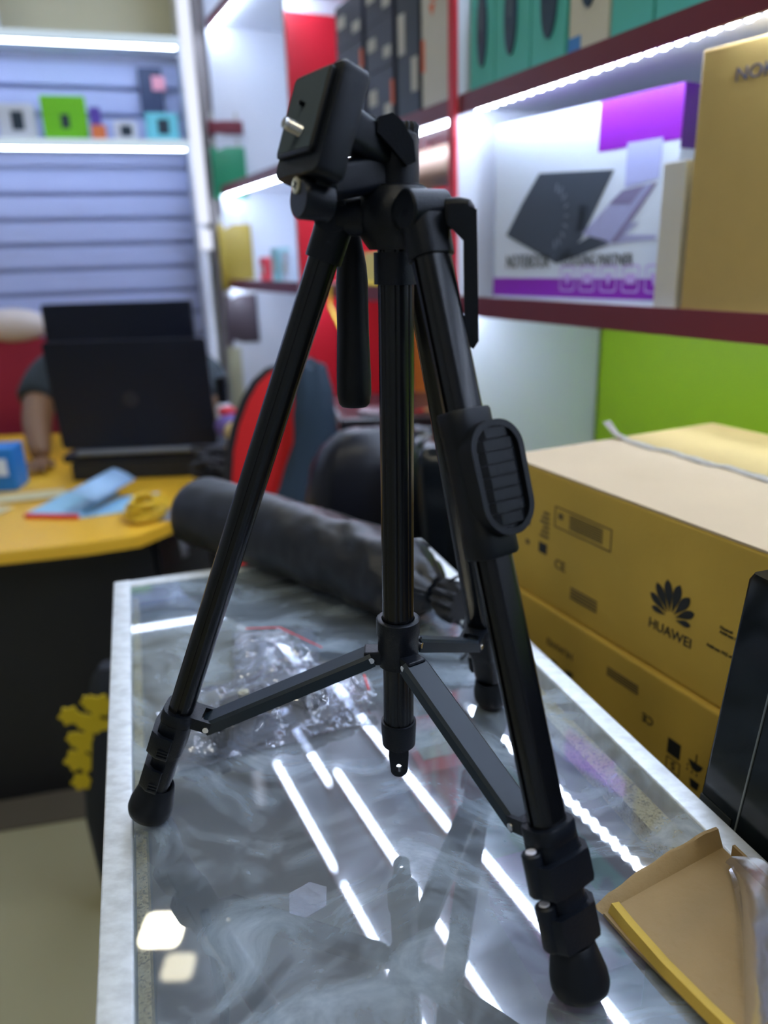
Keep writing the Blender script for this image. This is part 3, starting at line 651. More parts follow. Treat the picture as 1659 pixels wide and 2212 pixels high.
# black case with red foot, crumpled black plastic, shiny bench beyond
ca = empty('black_case', (.115, 1.28, .60), 'upright glossy black case with red lower edge right of the centre column', 'case')
MB().ext(rr(.085, .13, .022), V((.122, 1.29, .60)), V((.108, 1.29, 1.045)), V((.98, -.2, 0)), V((.2, .98, 0)), [(0, 1), (.94, 1), (.975, .93), (1, .72)]).build('shell', plasg, ca)
fbox('red_edge', V((.152, 1.215, .62)), V((.016, -.003, 0)), V((0, .012, 0)), Z * .26, mat('red_trim', (.5, .01, .02), .3), ca)
fbox('case_stand', V((.095, 1.225, 0)), (.09, 0, 0), (0, .14, 0), Z * .60, mat('matt_black', (.006, .008, .012), .6), ca)
def crumple(name, c, ux, uy, nx_, ny_, amp, sc, m, seed, dome=.0, thick=0, parent=None, edge=None):
    b = MB(); c = V(c); ux = V(ux); uy = V(uy)
    for j in range(ny_ + 1):
        for i in range(nx_ + 1):
            u, v = i / nx_ * 2 - 1, j / ny_ * 2 - 1
            p = c + ux * u * .5 + uy * v * .5
            q = V((p.x * sc, p.y * sc, seed))
            n1 = noise.noise_vector(q) ; n2 = noise.noise_vector(q * 2.7)
            h = dome * max(0, (1 - u * u)) ** .5 * max(0, (1 - v * v)) ** .5
            rdg = 1 - abs(noise.noise(q * 1.5)) * 2
            p = p + V((n1.x + n2.x * .4, n1.y + n2.y * .4, 0)) * amp * .8 + Z * (abs(n1.z) * amp + abs(n2.z) * amp * .5 + rdg * amp * .4 + h)
            b.v.append(p)
    for j in range(ny_):
        for i in range(nx_):
            a = j * (nx_ + 1) + i; b.f.append((a, a + 1, a + nx_ + 2, a + nx_ + 1))
    o = b.build(name, m, parent, ang=30)
    return o
db = empty('workbench', (.25, 1.95, 0), 'dark workbench before the orange wood panel', 'table')
fbox('bench_top', V((-.10, 1.80, .955)), V((.43, .01, 0)), V((-.05, .36, 0)), Z * .03, mat('dark_gloss_top', (.018, .017, .022), .25), db, bevel=.006)
fbox('drawer_front', V((-.09, 1.812, .86)), V((.41, .009, 0)), V((-.01, .02, 0)), Z * .09, mat('matt_black', (.006, .008, .012), .6), db)
for (x, y) in ((-.08, 1.83), (.27, 1.84), (-.12, 2.10), (.22, 2.11)): fbox('leg', (x, y, 0), (.035, 0, 0), (0, .035, 0), Z * .955, mat('matt_black', (.006, .008, .012), .6), db)
MB().box(V((-.08, 1.84, .30)), V((.38, .0, 0)), V((-.02, .3, 0)), Z * .02).build('lower_shelf', mat('dark_wood', (.012, .012, .014), .5), db, smooth=False)
pc_ = empty('paint_brush', (.14, 1.87, .985), 'small brush with red tip lying on the dark workbench', 'brush')
MB().tube([V((.105, 1.855, .991)), V((.20, 1.90, .992))], .004, 8).build('handle', mat('light_wood', (.60, .38, .16), .5), pc_)
MB().tube([V((.08, 1.843, .991)), V((.105, 1.855, .991))], [.002, .0045], 8).build('tip', mat('red_trim', (.5, .01, .02), .3), pc_)
tag(MB().lathe(V((-.01, 1.88, .9855)), Z, [(0, .001), (0, .045), (.006, .048), (.010, .04), (.010, .001)]).build('maroon_tin', mat('maroon_tin', (.07, .02, .03), .4)), 'flat maroon tin on the dark workbench behind the handle', 'tin')
bg2 = crumple('black_plastic_bag', (.115, 1.56, .955), (.17, 0, 0), (.0, .11, 0), 40, 34, .035, 16, mat('shiny_black_bag', (.010, .012, .016), .2), 3.1, dome=.035)
tag(bg2, 'crumpled shiny black plastic bag behind the centre column', 'bag')
tb2 = empty('stool', (.115, 1.56, 0), 'black stool holding the crumpled plastic bag', 'stool')
fbox('seat', (.03, 1.50, .92), (.17, 0, 0), (0, .12, 0), Z * .03, mat('matt_black', (.006, .008, .012), .6), tb2, bevel=.005)
for x in (.035, .175):
    for y in (1.505, 1.595): fbox('leg', (x, y, 0), (.02, 0, 0), (0, .02, 0), Z * .92, mat('matt_black', (.006, .008, .012), .6), tb2)

# ================================================================== PERSON AT THE LAPTOP
def skin_body(name, verts, edges, radii, m, parent, root=0, sub=2):
    me = bpy.data.meshes.new(name); off = rootloc(parent)
    me.from_pydata([V(v) - off for v in verts], edges, []); me.update()
    me.materials.append(m)
    o = bpy.data.objects.new(name, me); col.objects.link(o); o.parent = parent
    md = o.modifiers.new('skin', 'SKIN'); md.use_smooth_shade = True
    if not me.skin_vertices: me.attributes  # layer made by the modifier
    sv = me.skin_vertices[0].data if me.skin_vertices else None
    for i, r_ in enumerate(radii): sv[i].radius = (r_, r_) if not isinstance(r_, tuple) else r_
    for i in range(len(radii)): sv[i].use_root = (i == root)
    s2 = o.modifiers.new('sub', 'SUBSURF'); s2.levels = sub; s2.render_levels = sub
    return o
pe = empty('person', (-1.0, 2.95, 0), 'person in a black t-shirt bent over behind the laptop, arm on desk', 'person')
skin = mat('brown_skin', (.20, .10, .042), .5, noise_s=12, noise_a=.06); tee = mat('black_tshirt', (.015, .025, .032), .8, noise_s=8, noise_a=.2); trous = mat('dark_trousers', (.01, .012, .02), .8)
try:
    body_v = [(-.90, 3.12, .52), (-.90, 3.06, .66), (-.88, 2.98, .80), (-.86, 2.88, .93), (-.85, 2.84, .97), (-.84, 2.79, 1.0),   # 0 pelvis ..5 neck
              (-1.03, 2.83, .985), (-1.15, 2.74, 1.02), (-1.19, 2.66, .93), (-1.165, 2.54, .855), (-1.115, 2.42, .785), (-1.10, 2.385, .770),     # 6-11 left in picture
              (-.68, 2.84, .985), (-.60, 2.76, .95), (-.60, 2.66, .86), (-.64, 2.56, .80), (-.69, 2.47, .785),                   # 12-16
              (-1.0, 3.08, .50), (-1.02, 2.74, .50), (-1.02, 2.76, .10), (-1.02, 2.66, .04),                                    # 17-20
              (-.80, 3.08, .50), (-.76, 2.74, .50), (-.76, 2.76, .10), (-.76, 2.66, .04)]
    body_e = [(0, 1), (1, 2), (2, 3), (3, 4), (4, 5), (3, 6), (6, 7), (7, 8), (8, 9), (9, 10), (10, 11), (3, 12), (12, 13), (13, 14), (14, 15), (15, 16), (0, 17), (17, 18), (18, 19), (19, 20), (0, 21), (21, 22), (22, 23), (23, 24)]
    body_r = [.12, .125, .125, .12, .07, .055, .08, .068, .058, .050, .038, .026, .075, .055, .042, .035, .024, .085, .065, .045, .035, .085, .065, .045, .035]
    skin_body('body', body_v, body_e, body_r, skin, pe)
    sh_v = [V(v) for v in body_v]
    skin_body('t_shirt', [body_v[i] for i in (0, 1, 2, 3, 4, 6, 7, 8, 12, 13, 14)] + [(-1.188, 2.62, .900)], [(0, 1), (1, 2), (2, 3), (3, 4), (3, 5), (5, 6), (6, 7), (3, 8), (8, 9), (9, 10), (7, 11)],
              [.135, .14, .14, .135, .08, .095, .092, .085, .09, .075, .062, .078], tee, pe)
    skin_body('trousers', [body_v[i] for i in (0, 17, 18, 19, 21, 22, 23)], [(0, 1), (1, 2), (2, 3), (0, 4), (4, 5), (5, 6)], [.14, .10, .08, .06, .10, .08, .06], trous, pe)
    hd = MB().ball((-.84, 2.70, 1.03), .085, 24, 16, sx=(.88, 1.08, 1.15)); hd.build('head', skin, pe)
    MB().ball((-.84, 2.725, 1.052), .088, 24, 16, sx=(.9, 1.0, 1.08)).build('hair', mat('black_hair', (.008, .007, .007), .8, bump=.6, bump_s=120), pe)
    for sx_ in (-1, 1):
        MB().ball((-.84 + sx_ * .03, 2.618, 1.03), .011, 12, 8).build('eye', mat('eye_white', (.7, .68, .62), .3), pe)
        MB().ball((-.84 + sx_ * .076, 2.70, 1.02), .02, 12, 8, sx=(.4, .8, 1.2)).build('ear', skin, pe)
    MB().ball((-.84, 2.605, 1.005), .014, 12, 8, sx=(.8, 1, 1.3)).build('nose', skin, pe)
    MB().ball((-.84, 2.622, .972), .02, 12, 8, sx=(1.2, .5, .35)).build('mouth', mat('lips', (.22, .08, .06), .5), pe)
    for hx, sgn, hp in ((0, 1, V((-1.095, 2.375, .762))), (1, -1, V((-.695, 2.455, .835)))):
        hv = [hp + V((0, .02, .004)), hp + V((.006 * sgn, -.02, 0)), hp + V((.012 * sgn, -.045, -.001))]; he = [(0, 1), (1, 2)]; hr = [(.022, .017), (.034, .014), (.034, .013)]
        skin_body('palm', hv, he, hr, skin, pe)
        for q, (ox, L_) in enumerate(((-.027, .058), (-.010, .066), (.008, .062), (.025, .05))):
            st = hp + V((.012 * sgn + ox, -.052, .002)); fv = [st + V((0, .02, 0)), st + V((ox * .1, -L_ * .35, .007)), st + V((ox * .2, -L_ * .7, .001)), st + V((ox * .25, -L_, -.010))]
            skin_body('finger', fv, [(0, 1), (1, 2), (2, 3)], [.009, .0085, .0078, .0065], skin, pe, sub=1)
        tv = [hp + V((.026 * sgn, -.005, 0)), hp + V((.048 * sgn, -.028, .0)), hp + V((.056 * sgn, -.055, -.006))]
        skin_body('thumb', tv, [(0, 1), (1, 2)], [.011, .0095, .0075], skin, pe, sub=1)
except Exception as ex:
    print('PERSON FAILED', ex); raise
rc = empty('red_chair', (-1.35, 3.0, 0), 'dark red office chair behind the person at the left edge', 'chair')
rcm = mat('crimson_fabric', (.30, .008, .035), .7)
MB().ext(rr(.62, .07, .03), V((-1.40, 3.07, .60)), V((-1.36, 3.10, 1.09)), V((.99, .12, 0)), V((-.12, .99, 0)), [(0, .9), (.1, 1), (.85, 1), (1, .92)]).build('backrest', rcm, rc)
MB().ext(rr(.40, .38, .06), V((-1.30, 2.87, .37)), V((-1.30, 2.87, .40)), V((1, 0, 0)), V((0, 1, 0))).build('seat', rcm, rc)
MB().tube([V((-1.30, 2.9, .03)), V((-1.30, 2.9, .37))], .03).build('post', plasg, rc)
MB().lathe(V((-1.30, 2.9, 0)), Z, [(0, .001), (0, .22), (.02, .20), (.04, .03)]).build('base', plasg, rc)
cu_ = empty('cushion', (-1.33, 2.99, 1.13), 'cream and orange cushion on top of the dark red chair', 'cushion')
MB().ball((-1.44, 3.08, 1.14), .13, 24, 14, sx=(1.15, .45, .5)).build('cream_side', mat('cream_cloth', (.62, .55, .52), .8), cu_)
MB().ball((-1.53, 3.02, 1.12), .05, 18, 12, sx=(1.2, .5, .45)).build('orange_side', mat('orange_cloth', (.8, .25, .06), .8), cu_)

# black bag with yellow flowers, low at left
fb = empty('floral_bag', (-.57, 1.36, 0), 'black bag with yellow flower print standing on the floor beside the counter', 'bag')
MB().ext(rr(.20, .12, .05), V((-.56, 1.38, .002)), V((-.555, 1.38, .58)), V((.97, .2, 0)), V((-.2, .97, 0)), [(0, .9), (.08, 1), (.4, 1.08), (.75, .9), (.95, .55), (1, .35)]).build('bag_body', mat('black_bag_cloth', (.010, .014, .022), .8), fb)
yf = mat('yellow_flower', (.62, .46, .01), .7)
for i in range(15):
    z_ = .345 + .0145 * i * .9; x_ = -.640 + (i * 7 % 4) * .019; y_ = 1.3165 + .0039 * (i * 7 % 4)
    pet = []; rb_ = .019 + .006 * math.sin(i * 2.1)
    for k_ in range(24):
        r_ = rb_ * (1 + .18 * math.cos(6 * 2 * PI * k_ / 24)); pet.append((r_ * math.cos(2 * PI * k_ / 24), r_ * math.sin(2 * PI * k_ / 24)))
    plate(pet, V((x_, y_, z_)), V((.97, .2, 0)), Z, .004).build('flower_print', yf, fb)

# ================================================================== GLASS COUNTER
ct = empty('glass_counter', K(.15, .3, 0), 'long glass topped display counter with worn aluminium rails', 'counter')
GT = .950
y0c, y1c = -.45, .995
def rprof(w, h): return rr(w, h, .0018, 3)
def bar(name, p, q, w, h, m, up=Z):
    p = V(p); q = V(q); d = (q - p).normalized(); s_ = up.cross(d).normalized()
    return MB().ext(rprof(w, h), p, q, s_, d.cross(s_)).build(name, m, ct)
bar('rail', K(-.0585, y0c, GT - .011), K(-.0585, y1c, GT - .011), .021, .026, rail)
bar('rail', K(.3565, y0c, GT - .011), K(.3565, y1c - .001, GT - .011), .019, .026, rail)
bar('rail', K(-.048, y1c - .0095, GT - .0112), K(.347, y1c - .0095, GT - .0112), .019, .026, rail)
g = fbox('glass_top', K(-.0475, y0c, GT - .006), NK * .3940, DK * (y1c - y0c - .0195), Z * .006, glass, ct)
fbox('chipboard_ledge', K(.318, y0c, GT - .026), NK * .020, DK * (y1c - y0c - .04), Z * .018, chip, ct)
fbox('chipboard_ledge', K(-.0470, y0c, GT - .026), NK * .0075, DK * (y1c - y0c - .04), Z * .018, chip, ct)
inw = wood_mat('counter_brown_board', (.085, .055, .045), (.13, .085, .07), (2, 14, 2), .55)
fbox('side_panel', K(-.069, y0c, 0), NK * .018, DK * (y1c - y0c), Z * .925, mat('counter_side', (.05, .05, .06), .5), ct)
fbox('side_panel', K(.348, y0c, 0), NK * .018, DK * (y1c - y0c), Z * .925, mat('counter_side', (.05, .05, .06), .5), ct)
fbox('end_panel', K(-.051, y1c - .02, 0), NK * .398, DK * .018, Z * .925, mat('counter_side', (.05, .05, .06), .5), ct)
fbox('end_panel', K(-.051, y0c, 0), NK * .398, DK * .018, Z * .925, mat('counter_side', (.05, .05, .06), .5), ct)
fbox('inner_shelf', K(-.05, y0c + .02, .78), NK * .397, DK * (y1c - y0c - .045), Z * .012, inw, ct)
# strip of light inside near the far end and stuff under the glass
for i, (a_, b_, l_, m_, lb) in enumerate(((.225, .62, .10, red_l, 'small red carton inside the counter under the far right glass'), (.24, .36, .13, mat('plum_card', (.22, .04, .22), .5), 'plum carton inside the counter under the right glass'))):
    e = empty('carton_in_counter', K(a_, b_, .7925), lb, 'box')
    fbox('carton', K(a_, b_, .7925), NK * .07, DK * l_, Z * .05, m_, e, bevel=.002)
    fbox('label', K(a_ + .01, b_ + .02, .8425), NK * .04, DK * l_ * .5, Z * .0008, lab_m, e)
cb_ = MB()
cb_.tube([K(-.005, .50, .86), K(.0, .44, .82), K(-.012, .38, .80), K(.012, .33, .797), K(.03, .27, .797), K(.04, .2, .797)], .004, 8)
tag(cb_.build('black_cable', plas), 'black cable lying inside the counter under the left glass', 'cable')
cb_ = MB(); cb_.tube([K(-.025, .46, .797), K(-.018, .40, .797), K(-.02, .30, .797), K(-.01, .24, .797)], .003, 8)
tag(cb_.build('grey_cable', mat('grey_cable', (.2, .2, .2), .5)), 'thin grey cable inside the counter along the left rail', 'cable')
cmb = MB().box(K(-.04, .200, .796), NK * .065, DK * .006, Z * .006)
for k_ in range(11): cmb.box(K(-.036 + k_ * .0055, .188, .796), NK * .002, DK * .014, Z * .005)
tag(cmb.build('black_clip', plas, None, smooth=False), 'small black toothed clip inside the counter at lower left', 'clip')
# clear tape patch stuck on the glass
tp = plate([(-.014, -.008), (-.005, -.015), (.010, -.010), (.014, .005), (.004, .013), (-.011, .008)], K(.062, .395, GT + .0001), NK, DK, .0003).build('tape_patch', clear_plastic('tape_plastic', gl=.02, rough=.45, bump=.3, bs=160, fm=.10))
tag(tp, 'crinkled clear tape patch stuck on the glass top', 'tape')

# ================================================================== TRIPOD
TC = V((.0062, .4693, 0))
def col_c(z): return TC + V((.0175 * (z - 1.05), 0, z))
CA = (col_c(1.4) - col_c(1.0)).normalized()
tri = empty('tripod', (TC.x, TC.y, GT), 'black camera tripod with phone clamp grip standing spread on the glass counter', 'tripod')
def ridged(r, n=6, dep=.06, m=72):
    return [((r * (1 - dep * max(0, math.cos(n * 2 * PI * k_ / m)) ** 12)) * math.cos(2 * PI * k_ / m), (r * (1 - dep * max(0, math.cos(n * 2 * PI * k_ / m)) ** 12)) * math.sin(2 * PI * k_ / m)) for k_ in range(m)]
CX_, CY_ = basis(CA)
MB().ext(ridged(.0108, 8), col_c(1.02), col_c(1.39), CX_, CY_).build('centre_column', alu_b, tri)
cap = MB().lathe(col_c(1.0145), CA, [(0, .001), (0, .0095), (.002, .0120), (.018, .0126), (.021, .0124), (.0212, .0110), (.019, .0109)]).build('column_end_cap', plas, tri)
# hook with hole
hk = MB(); hc = col_c(.9995)
out = [(.0062 * math.cos(R(a_)), .0062 * math.sin(R(a_)) - .0045) for a_ in range(180, 361, 15)] + [(.0072, .008), (.0072, .016), (-.0072, .016), (-.0072, .008)]
inn = [(.0026 * math.cos(R(360 * k_ / len(out) + 195)), .0034 * math.sin(R(360 * k_ / len(out) + 195)) - .003) for k_ in range(len(out))]
hx_, hy_ = V((1, .0, 0)), V((0, 1, 0)); n_ = len(out)
fr_o = [hc + hx_ * a_ + Z * b_ - hy_ * .003 for a_, b_ in out]; fr_i = [hc + hx_ * a_ + Z * b_ - hy_ * .003 for a_, b_ in inn]
bk_o = [p + hy_ * .006 for p in fr_o]; bk_i = [p + hy_ * .006 for p in fr_i]
hk.v = fr_o + fr_i + bk_o + bk_i
for j in range(n_):
    k_ = (j + 1) % n_
    hk.f += [(j, k_, n_ + k_, n_ + j), (2 * n_ + k_, 2 * n_ + j, 3 * n_ + j, 3 * n_ + k_), (k_, j, 2 * n_ + j, 2 * n_ + k_), (n_ + j, n_ + k_, 3 * n_ + k_, 3 * n_ + j)]
hk.build('weight_hook', plas, tri)

# spreader collar
sp_z = 1.0885
col_b = MB().lathe(col_c(1.082), CA, [(0, .0112), (0, .0140), (.022, .0142), (.0235, .0150), (.034, .0150), (.0345, .0142), (.0345, .0114), (.030, .0112)], 40)
hub = col_b.build('spreader_collar', plas, tri)
legs = [  # azimuth dir, top (r,z), bottom (r,z), brace leg pivot (r,z)
    (V((-.9996, .0278, 0)), (.0345, 1.357), (.1900, .9605)),
    (V((.535, -.8449, 0)), (.0415, 1.357), (.1790, .9615)),
    (V((.5167, .8562, 0)), (.0375, 1.357), (.1730, .9590))]
lprof = []
for (x, y) in rr(.0225, .0175, .0070, 5): lprof.append((x, y))
def legprofile(w, h):
    p = rr(w, h, min(w, h) * .4, 5); return p
def groove(w, h):
    """rounded tube section with a slot down each flank"""
    r = h * .42; pts = []
    a = [(w / 2, -h * .10), (w / 2 - .0016, -h * .10), (w / 2 - .0016, h * .10), (w / 2, h * .10)]
    base = rr(w, h, r, 5); half = len(base) // 4
    pts = a + base[:2 * half]
    pts += [(-x, -y) for x, y in a] + base[2 * half:]
    return pts
for li, (rd, (rt, zt), (rb, zb)) in enumerate(legs):
    tg = V((-rd.y, rd.x, 0))
    base = V((TC.x, TC.y, 0))
    top = base + rd * rt + Z * zt; bot = base + rd * rb + Z * zb
    ax = (top - bot).normalized(); L = (top - bot).length; nrm = tg.cross(ax)
    if nrm.dot(rd) < 0: nrm = -nrm
    def at(s_, t_=0, n__=0): return bot + ax * s_ + tg * t_ + nrm * n__
    leg = MB().ext(groove(.0215, .0175), at(.088), at(L + .004), tg, nrm).build('leg', alu_b, tri)
    # foot
    MB().lathe(at(-.006), ax, [(0, .001), (.0003, .008), (.0015, .0125), (.004, .0155), (.008, .0166), (.014, .0162), (.026, .0135), (.031, .0124), (.0318, .0118), (.031, .0106), (.024, .0100)], 36).build('rubber_foot', rubber, leg)
    MB().lathe(at(.014), ax, [(0, .0075), (.030, .0075)], 20).build('inner_tube', alu_b, leg)
    # two flip locks
    sgn = -1
    for q, (s0, s1, w_, h_) in enumerate(((.0275, .0555, .0235, .0185), (.0590, .0860, .0275, .0215))):
        body = MB().ext(rr(w_, h_, .006, 5), at(s0 - .003), at(s1), tg, nrm, [(0, .90), (.12, .93), (.2, 1), (1, 1)])
        lk = body.build('lock_body', plas, leg)
        # hinge barrel on one flank, lever plate round the front and other flank
        hb = at(s0 + .002, sgn * (w_ / 2 + .0034), h_ * .12)
        MB().lathe(hb, ax, [(0, .001), (0, .0048), (.0015, .0056), (s1 - s0 - .004, .0056), (s1 - s0 - .003, .0048), (s1 - s0 - .003, .001)], 20).build('hinge', plas, leg)
        MB().lathe(hb + ax * (s1 - s0 - .0031), ax, [(0, .0031), (.0009, .0029), (.0011, .0001)], 16).build('pin', mat('nickel_pin', (.85, .84, .92), .45, metal=.3), leg)
        t_o = w_ / 2 + .0048; n_o = h_ / 2 + .0035
        pr = [(sgn * (w_ / 2 + .006), h_ * .30), (sgn * (w_ / 2 + .003), n_o), (0, n_o + .001), (-sgn * (w_ / 2), n_o - .0005), (-sgn * (t_o + .0005), h_ * .30), (-sgn * (t_o + .0012), -h_ * .10),
              (-sgn * (t_o - .0012), -h_ * .12), (-sgn * (t_o - .002), h_ * .22), (-sgn * (w_ / 2 - .001), h_ / 2 - .0005), (0, h_ / 2), (sgn * (w_ / 2), h_ / 2 - .001)]
        MB().ext(pr, at(s0 + .001), at(s1 - .0075), tg, nrm, [(0, (.93, 1)), (.15, 1), (.9, 1), (1, (.97, 1))]).build('lever', plasg if 0 else plas, leg)
        for g_ in range(3): MB().box(at(s0 + .004 + g_ * .0025, -sgn * (t_o + .0006), -h_ * .1), tg * -sgn * .0010, nrm * h_ * .35, ax * .0012).build('grip_rib', plas, leg, smooth=False)
    # collar ring above the locks
    ring = MB().ext(rr(.0285, .0240, .009, 6), at(.0855), at(.0950), tg, nrm, [(0, .97), (.15, 1), (.85, 1), (1, .96)]).build('leg_collar', plas, leg)
    # pivot ear toward the column
    ear = MB()
    for e_ in (-1, 1): ear.box(at(.0865, e_ * .0085 - .0015, -.024), nrm * .016, tg * .003, ax * .009)
    ear.box(at(.0865, -.007, -.016), nrm * .008, tg * .014, ax * .009)
    ear.build('pivot_ear', plas, leg, smooth=False)
    pv = at(.0895, 0, -.0215)
    MB().lathe(pv - tg * .0108, tg, [(0, .0001), (0, .0022), (.0006, .0024), (.0210, .0024), (.0216, .0022), (.0216, .0001)], 14).build('rivet', steel, leg)
    # socket at the shoulder
    sock = MB().ext(rr(.0250, .0215, .0090, 6), at(L - .008), at(L + .020), tg, nrm, [(0, .985), (.05, 1.0), (.5, 1.0), (.85, 1.05), (1, 1.0)]).build('leg_socket', plas, leg)
    # brace: inverted channel from collar to pivot
    hp = col_c(sp_z) + rd * .0185
    hp2 = V((hp.x, hp.y, hp.z)); pv2 = pv
    dn = (pv2 - hp2).normalized(); un = tg.cross(dn)
    if un.z < 0: un = -un
    wch = .0096; tch = .0012
    chp = [(-wch, -.0050), (-wch, .0024), (-wch + .002, .0044), (wch - .002, .0044), (wch, .0024), (wch, -.0050), (wch - tch, -.0050), (wch - tch, .0019), (wch - .0026, .0033), (-wch + .0026, .0033), (-wch + tch, .0019), (-wch + tch, -.0050)]
    MB().ext(chp, hp2 - dn * .001, pv2 + dn * .002, tg, un, [(0, (.93, 1)), (.04, 1), (.96, 1), (1, (.93, 1))]).build('brace', chan, tri)
    # hub lug
    lug = MB()
    lug.box(col_c(sp_z - .005) + rd * .0105 - tg * .0070, rd * .013, tg * .0140, Z * .010)
    lug.build('hub_lug', plas, hub, smooth=False, bevel=.0012)
    MB().lathe(hp2 - tg * .0092, tg, [(0, .0001), (0, .0022), (.0184, .0022), (.0184, .0001)], 14).build('rivet', steel, hub)
    if li == 1:
        # rubber grip sleeve with ribbed oval pad
        gs, ge = at(.0), at(.1)
        s_lo, s_hi = .262, .348
        # positions measured along the leg: z 1.195 .. 1.270
        s_lo = (1.1935 - zb) / ax.z; s_hi = (1.2700 - zb) / ax.z
        gp = MB().ext(rr(.0275, .0225, .0085, 6), at(s_lo), at(s_hi), tg, nrm, [(0, .97), (.02, 1.04), (.17, 1.04), (.19, 1.0), (.84, 1.0), (.86, 1.03), (.98, 1.03), (1, .97)]).build('grip_sleeve', rubber, leg)
        pc = at((s_lo + s_hi) / 2 + .001, -.0045 * -1, .0140)
        f_o = []; f_i = []
        PW, PH = .036, .0620
        for (x, y) in rr(PW, PH, .016, 10): f_o.append((x * (1 - .14 * max(0, -y / .031) ** 2), y))
        for (x, y) in rr(PW - .007, PH - .007, .0128, 10): f_i.append((x * (1 - .14 * max(0, -y / .031) ** 2), y))
        n_ = len(f_o); fb_ = MB()
        r0 = [pc + tg * x + ax * y - nrm * .008 for x, y in f_o]; r1 = [pc + tg * x + ax * y + nrm * .0035 for x, y in f_o]; r2 = [pc + tg * x + ax * y + nrm * .0035 for x, y in f_i]; r3 = [pc + tg * x + ax * y + nrm * .0002 for x, y in f_i]
        fb_.loft([r0, r1, r2, r3]); pad = fb_.build('grip_pad', rubber, leg)
        for k_ in range(8):
            yy = -PH / 2 + .0062 + k_ * .0066; ww = PW - .010 - (.004 if k_ in (0, 7) else 0)
            pr = [(-ww / 2, .0006), (-ww / 2 + .004, .0034), (0, .0020), (ww / 2 - .004, .0034), (ww / 2, .0006)]
            MB().ext(pr, pc + ax * yy, pc + ax * (yy + .0056), tg, nrm).build('pad_rib', rubber, leg)

# shoulder casting
sc_ = MB().lathe(col_c(1.3545), CA, [(0, .0125), (.000, .0155), (.006, .020), (.014, .0235), (.024, .0235), (.030, .020), (.0335, .0175), (.0335, .012)], 40)
shd = sc_.build('shoulder', plas, tri)
for rd, (rt, zt), _ in legs:
    tg = V((-rd.y, rd.x, 0))
    MB().ext(rr(.028, .021, .0095, 5), V((TC.x, TC.y, 1.373)) + rd * .012 + V((.005, 0, 0)), V((TC.x, TC.y, 1.373)) + rd * (rt - .001) + V((.002, 0, 0)), tg, Z, [(0, 1), (.8, 1), (1, .85)]).build('shoulder_arm', plas, shd)
    MB().lathe(V((TC.x, TC.y, 1.374)) + rd * (rt - .004) - tg * .0128, tg, [(0, .001), (0, .0095), (.001, .0105), (.0246, .0105), (.0256, .0095), (.0256, .001)], 24).build('leg_hinge', plas, shd)
MB().lathe(col_c(1.335), CA, [(0, .0110), (0, .0130), (.018, .0130)], 30).build('column_sleeve', plas, shd)

# panning base of the head
pb = MB().lathe(col_c(1.3855), CA, [(0, .001), (0, .0155), (.0012, .0165), (.0032, .0165), (.0040, .0138), (.0240, .0134), (.0290, .0130), (.0310, .011), (.0310, .001)], 40).build('pan_base', plas, tri)
def knurl(r, n=14, d=.08): return [(r * (1 + d * math.cos(n * 2 * PI * k_ / 84)) * math.cos(2 * PI * k_ / 84), r * (1 + d * math.cos(n * 2 * PI * k_ / 84)) * math.sin(2 * PI * k_ / 84)) for k_ in range(84)]
kc = col_c(1.410) + V((.0055, .0, 0))
MB().ext(knurl(.0075), kc, kc + V((.0, 0, .011)), V((1, 0, 0)), V((0, 1, 0)), [(0, 1), (.85, 1), (1, .85)]).build('lock_knob', plas, pb)
# wing lever on the head
wl = MB(); p0 = col_c(1.400) + V((-.004, -.016, 0))
pr = [(-.007, .004), (.001, -.004), (.009, -.013), (.014, -.011), (.013, -.001), (.007, .009), (.002, .013), (-.006, .011)]
plate(pr, p0 + V((.000, .002, .010)), V((1, .15, 0)), Z, .007).build('wing_lever', plas, pb)
MB().ball(col_c(1.407) + V((-.0135, -.012, .002)), .0052, 16, 10, sx=(1.1, 1, .8)).build('lever_tip', mat('grey_green_plastic', (.09, .11, .10), .35), pb)

# camera platform: quick release plate held upright, facing left and towards the viewer
yaw = R(33); n0 = V((-math.cos(yaw), -math.sin(yaw), 0)); wx = V((.545, -.839, 0)); tl = R(21)
n1 = (n0 * math.cos(tl) + Z * math.sin(tl)).normalized(); up1 = (Z * math.cos(tl) - n0 * math.sin(tl)).normalized()
PC = V((-.0360, .4380, 1.4228))      # centre of the plate face
def pp(a_, b_, c_): return PC + wx * a_ + up1 * b_ + n1 * c_
plat = MB().ext([(x, y) for x, y in rr(.0490, .0560, .004, 4)], pp(.0015, -.0035, -.0200), pp(.0015, -.0035, -.0038), wx, up1, [(0, .96), (.08, 1), (.9, 1), (1, .965)]).build('platform', plas, tri)
qr = MB().ext(rr(.0400, .0430, .0030, 4), pp(-.001, .0, -.0050), pp(-.001, .0, -.0008), wx, up1, [(0, 1), (.85, 1), (1, .96)]).build('quick_release_plate', rubber, tri)
rb = MB()
nrib = 24
for k_ in range(nrib):
    x_ = -.0178 + k_ * (.0336 / (nrib - 1))
    rb.ext([(-.00042, 0), (0, .0007), (.00042, 0)], pp(x_, -.0192, -.0009), pp(x_, .0192, -.0009), wx, n1)
rbo = rb.build('ribbed_pad', mat('rib_rubber', (.05, .075, .095), .45), qr, smooth=False)
# steel camera screw
sm_ = MB(); prs = []
for k_ in range(7): prs += [(.001 + k_ * .0013, .0031), (.0016 + k_ * .0013, .0027)]
MB().lathe(pp(.0030, -.0100, -.001), n1, [(0, .0030)] + prs + [(.0105, .0027), (.0105, .0001)], 20).build('camera_screw', steel, qr)
MB().lathe(pp(-.0010, .0040, -.001), n1, [(0, .0014), (.0035, .0013), (.0040, .0001)], 12).build('locating_pin', plasg, qr)
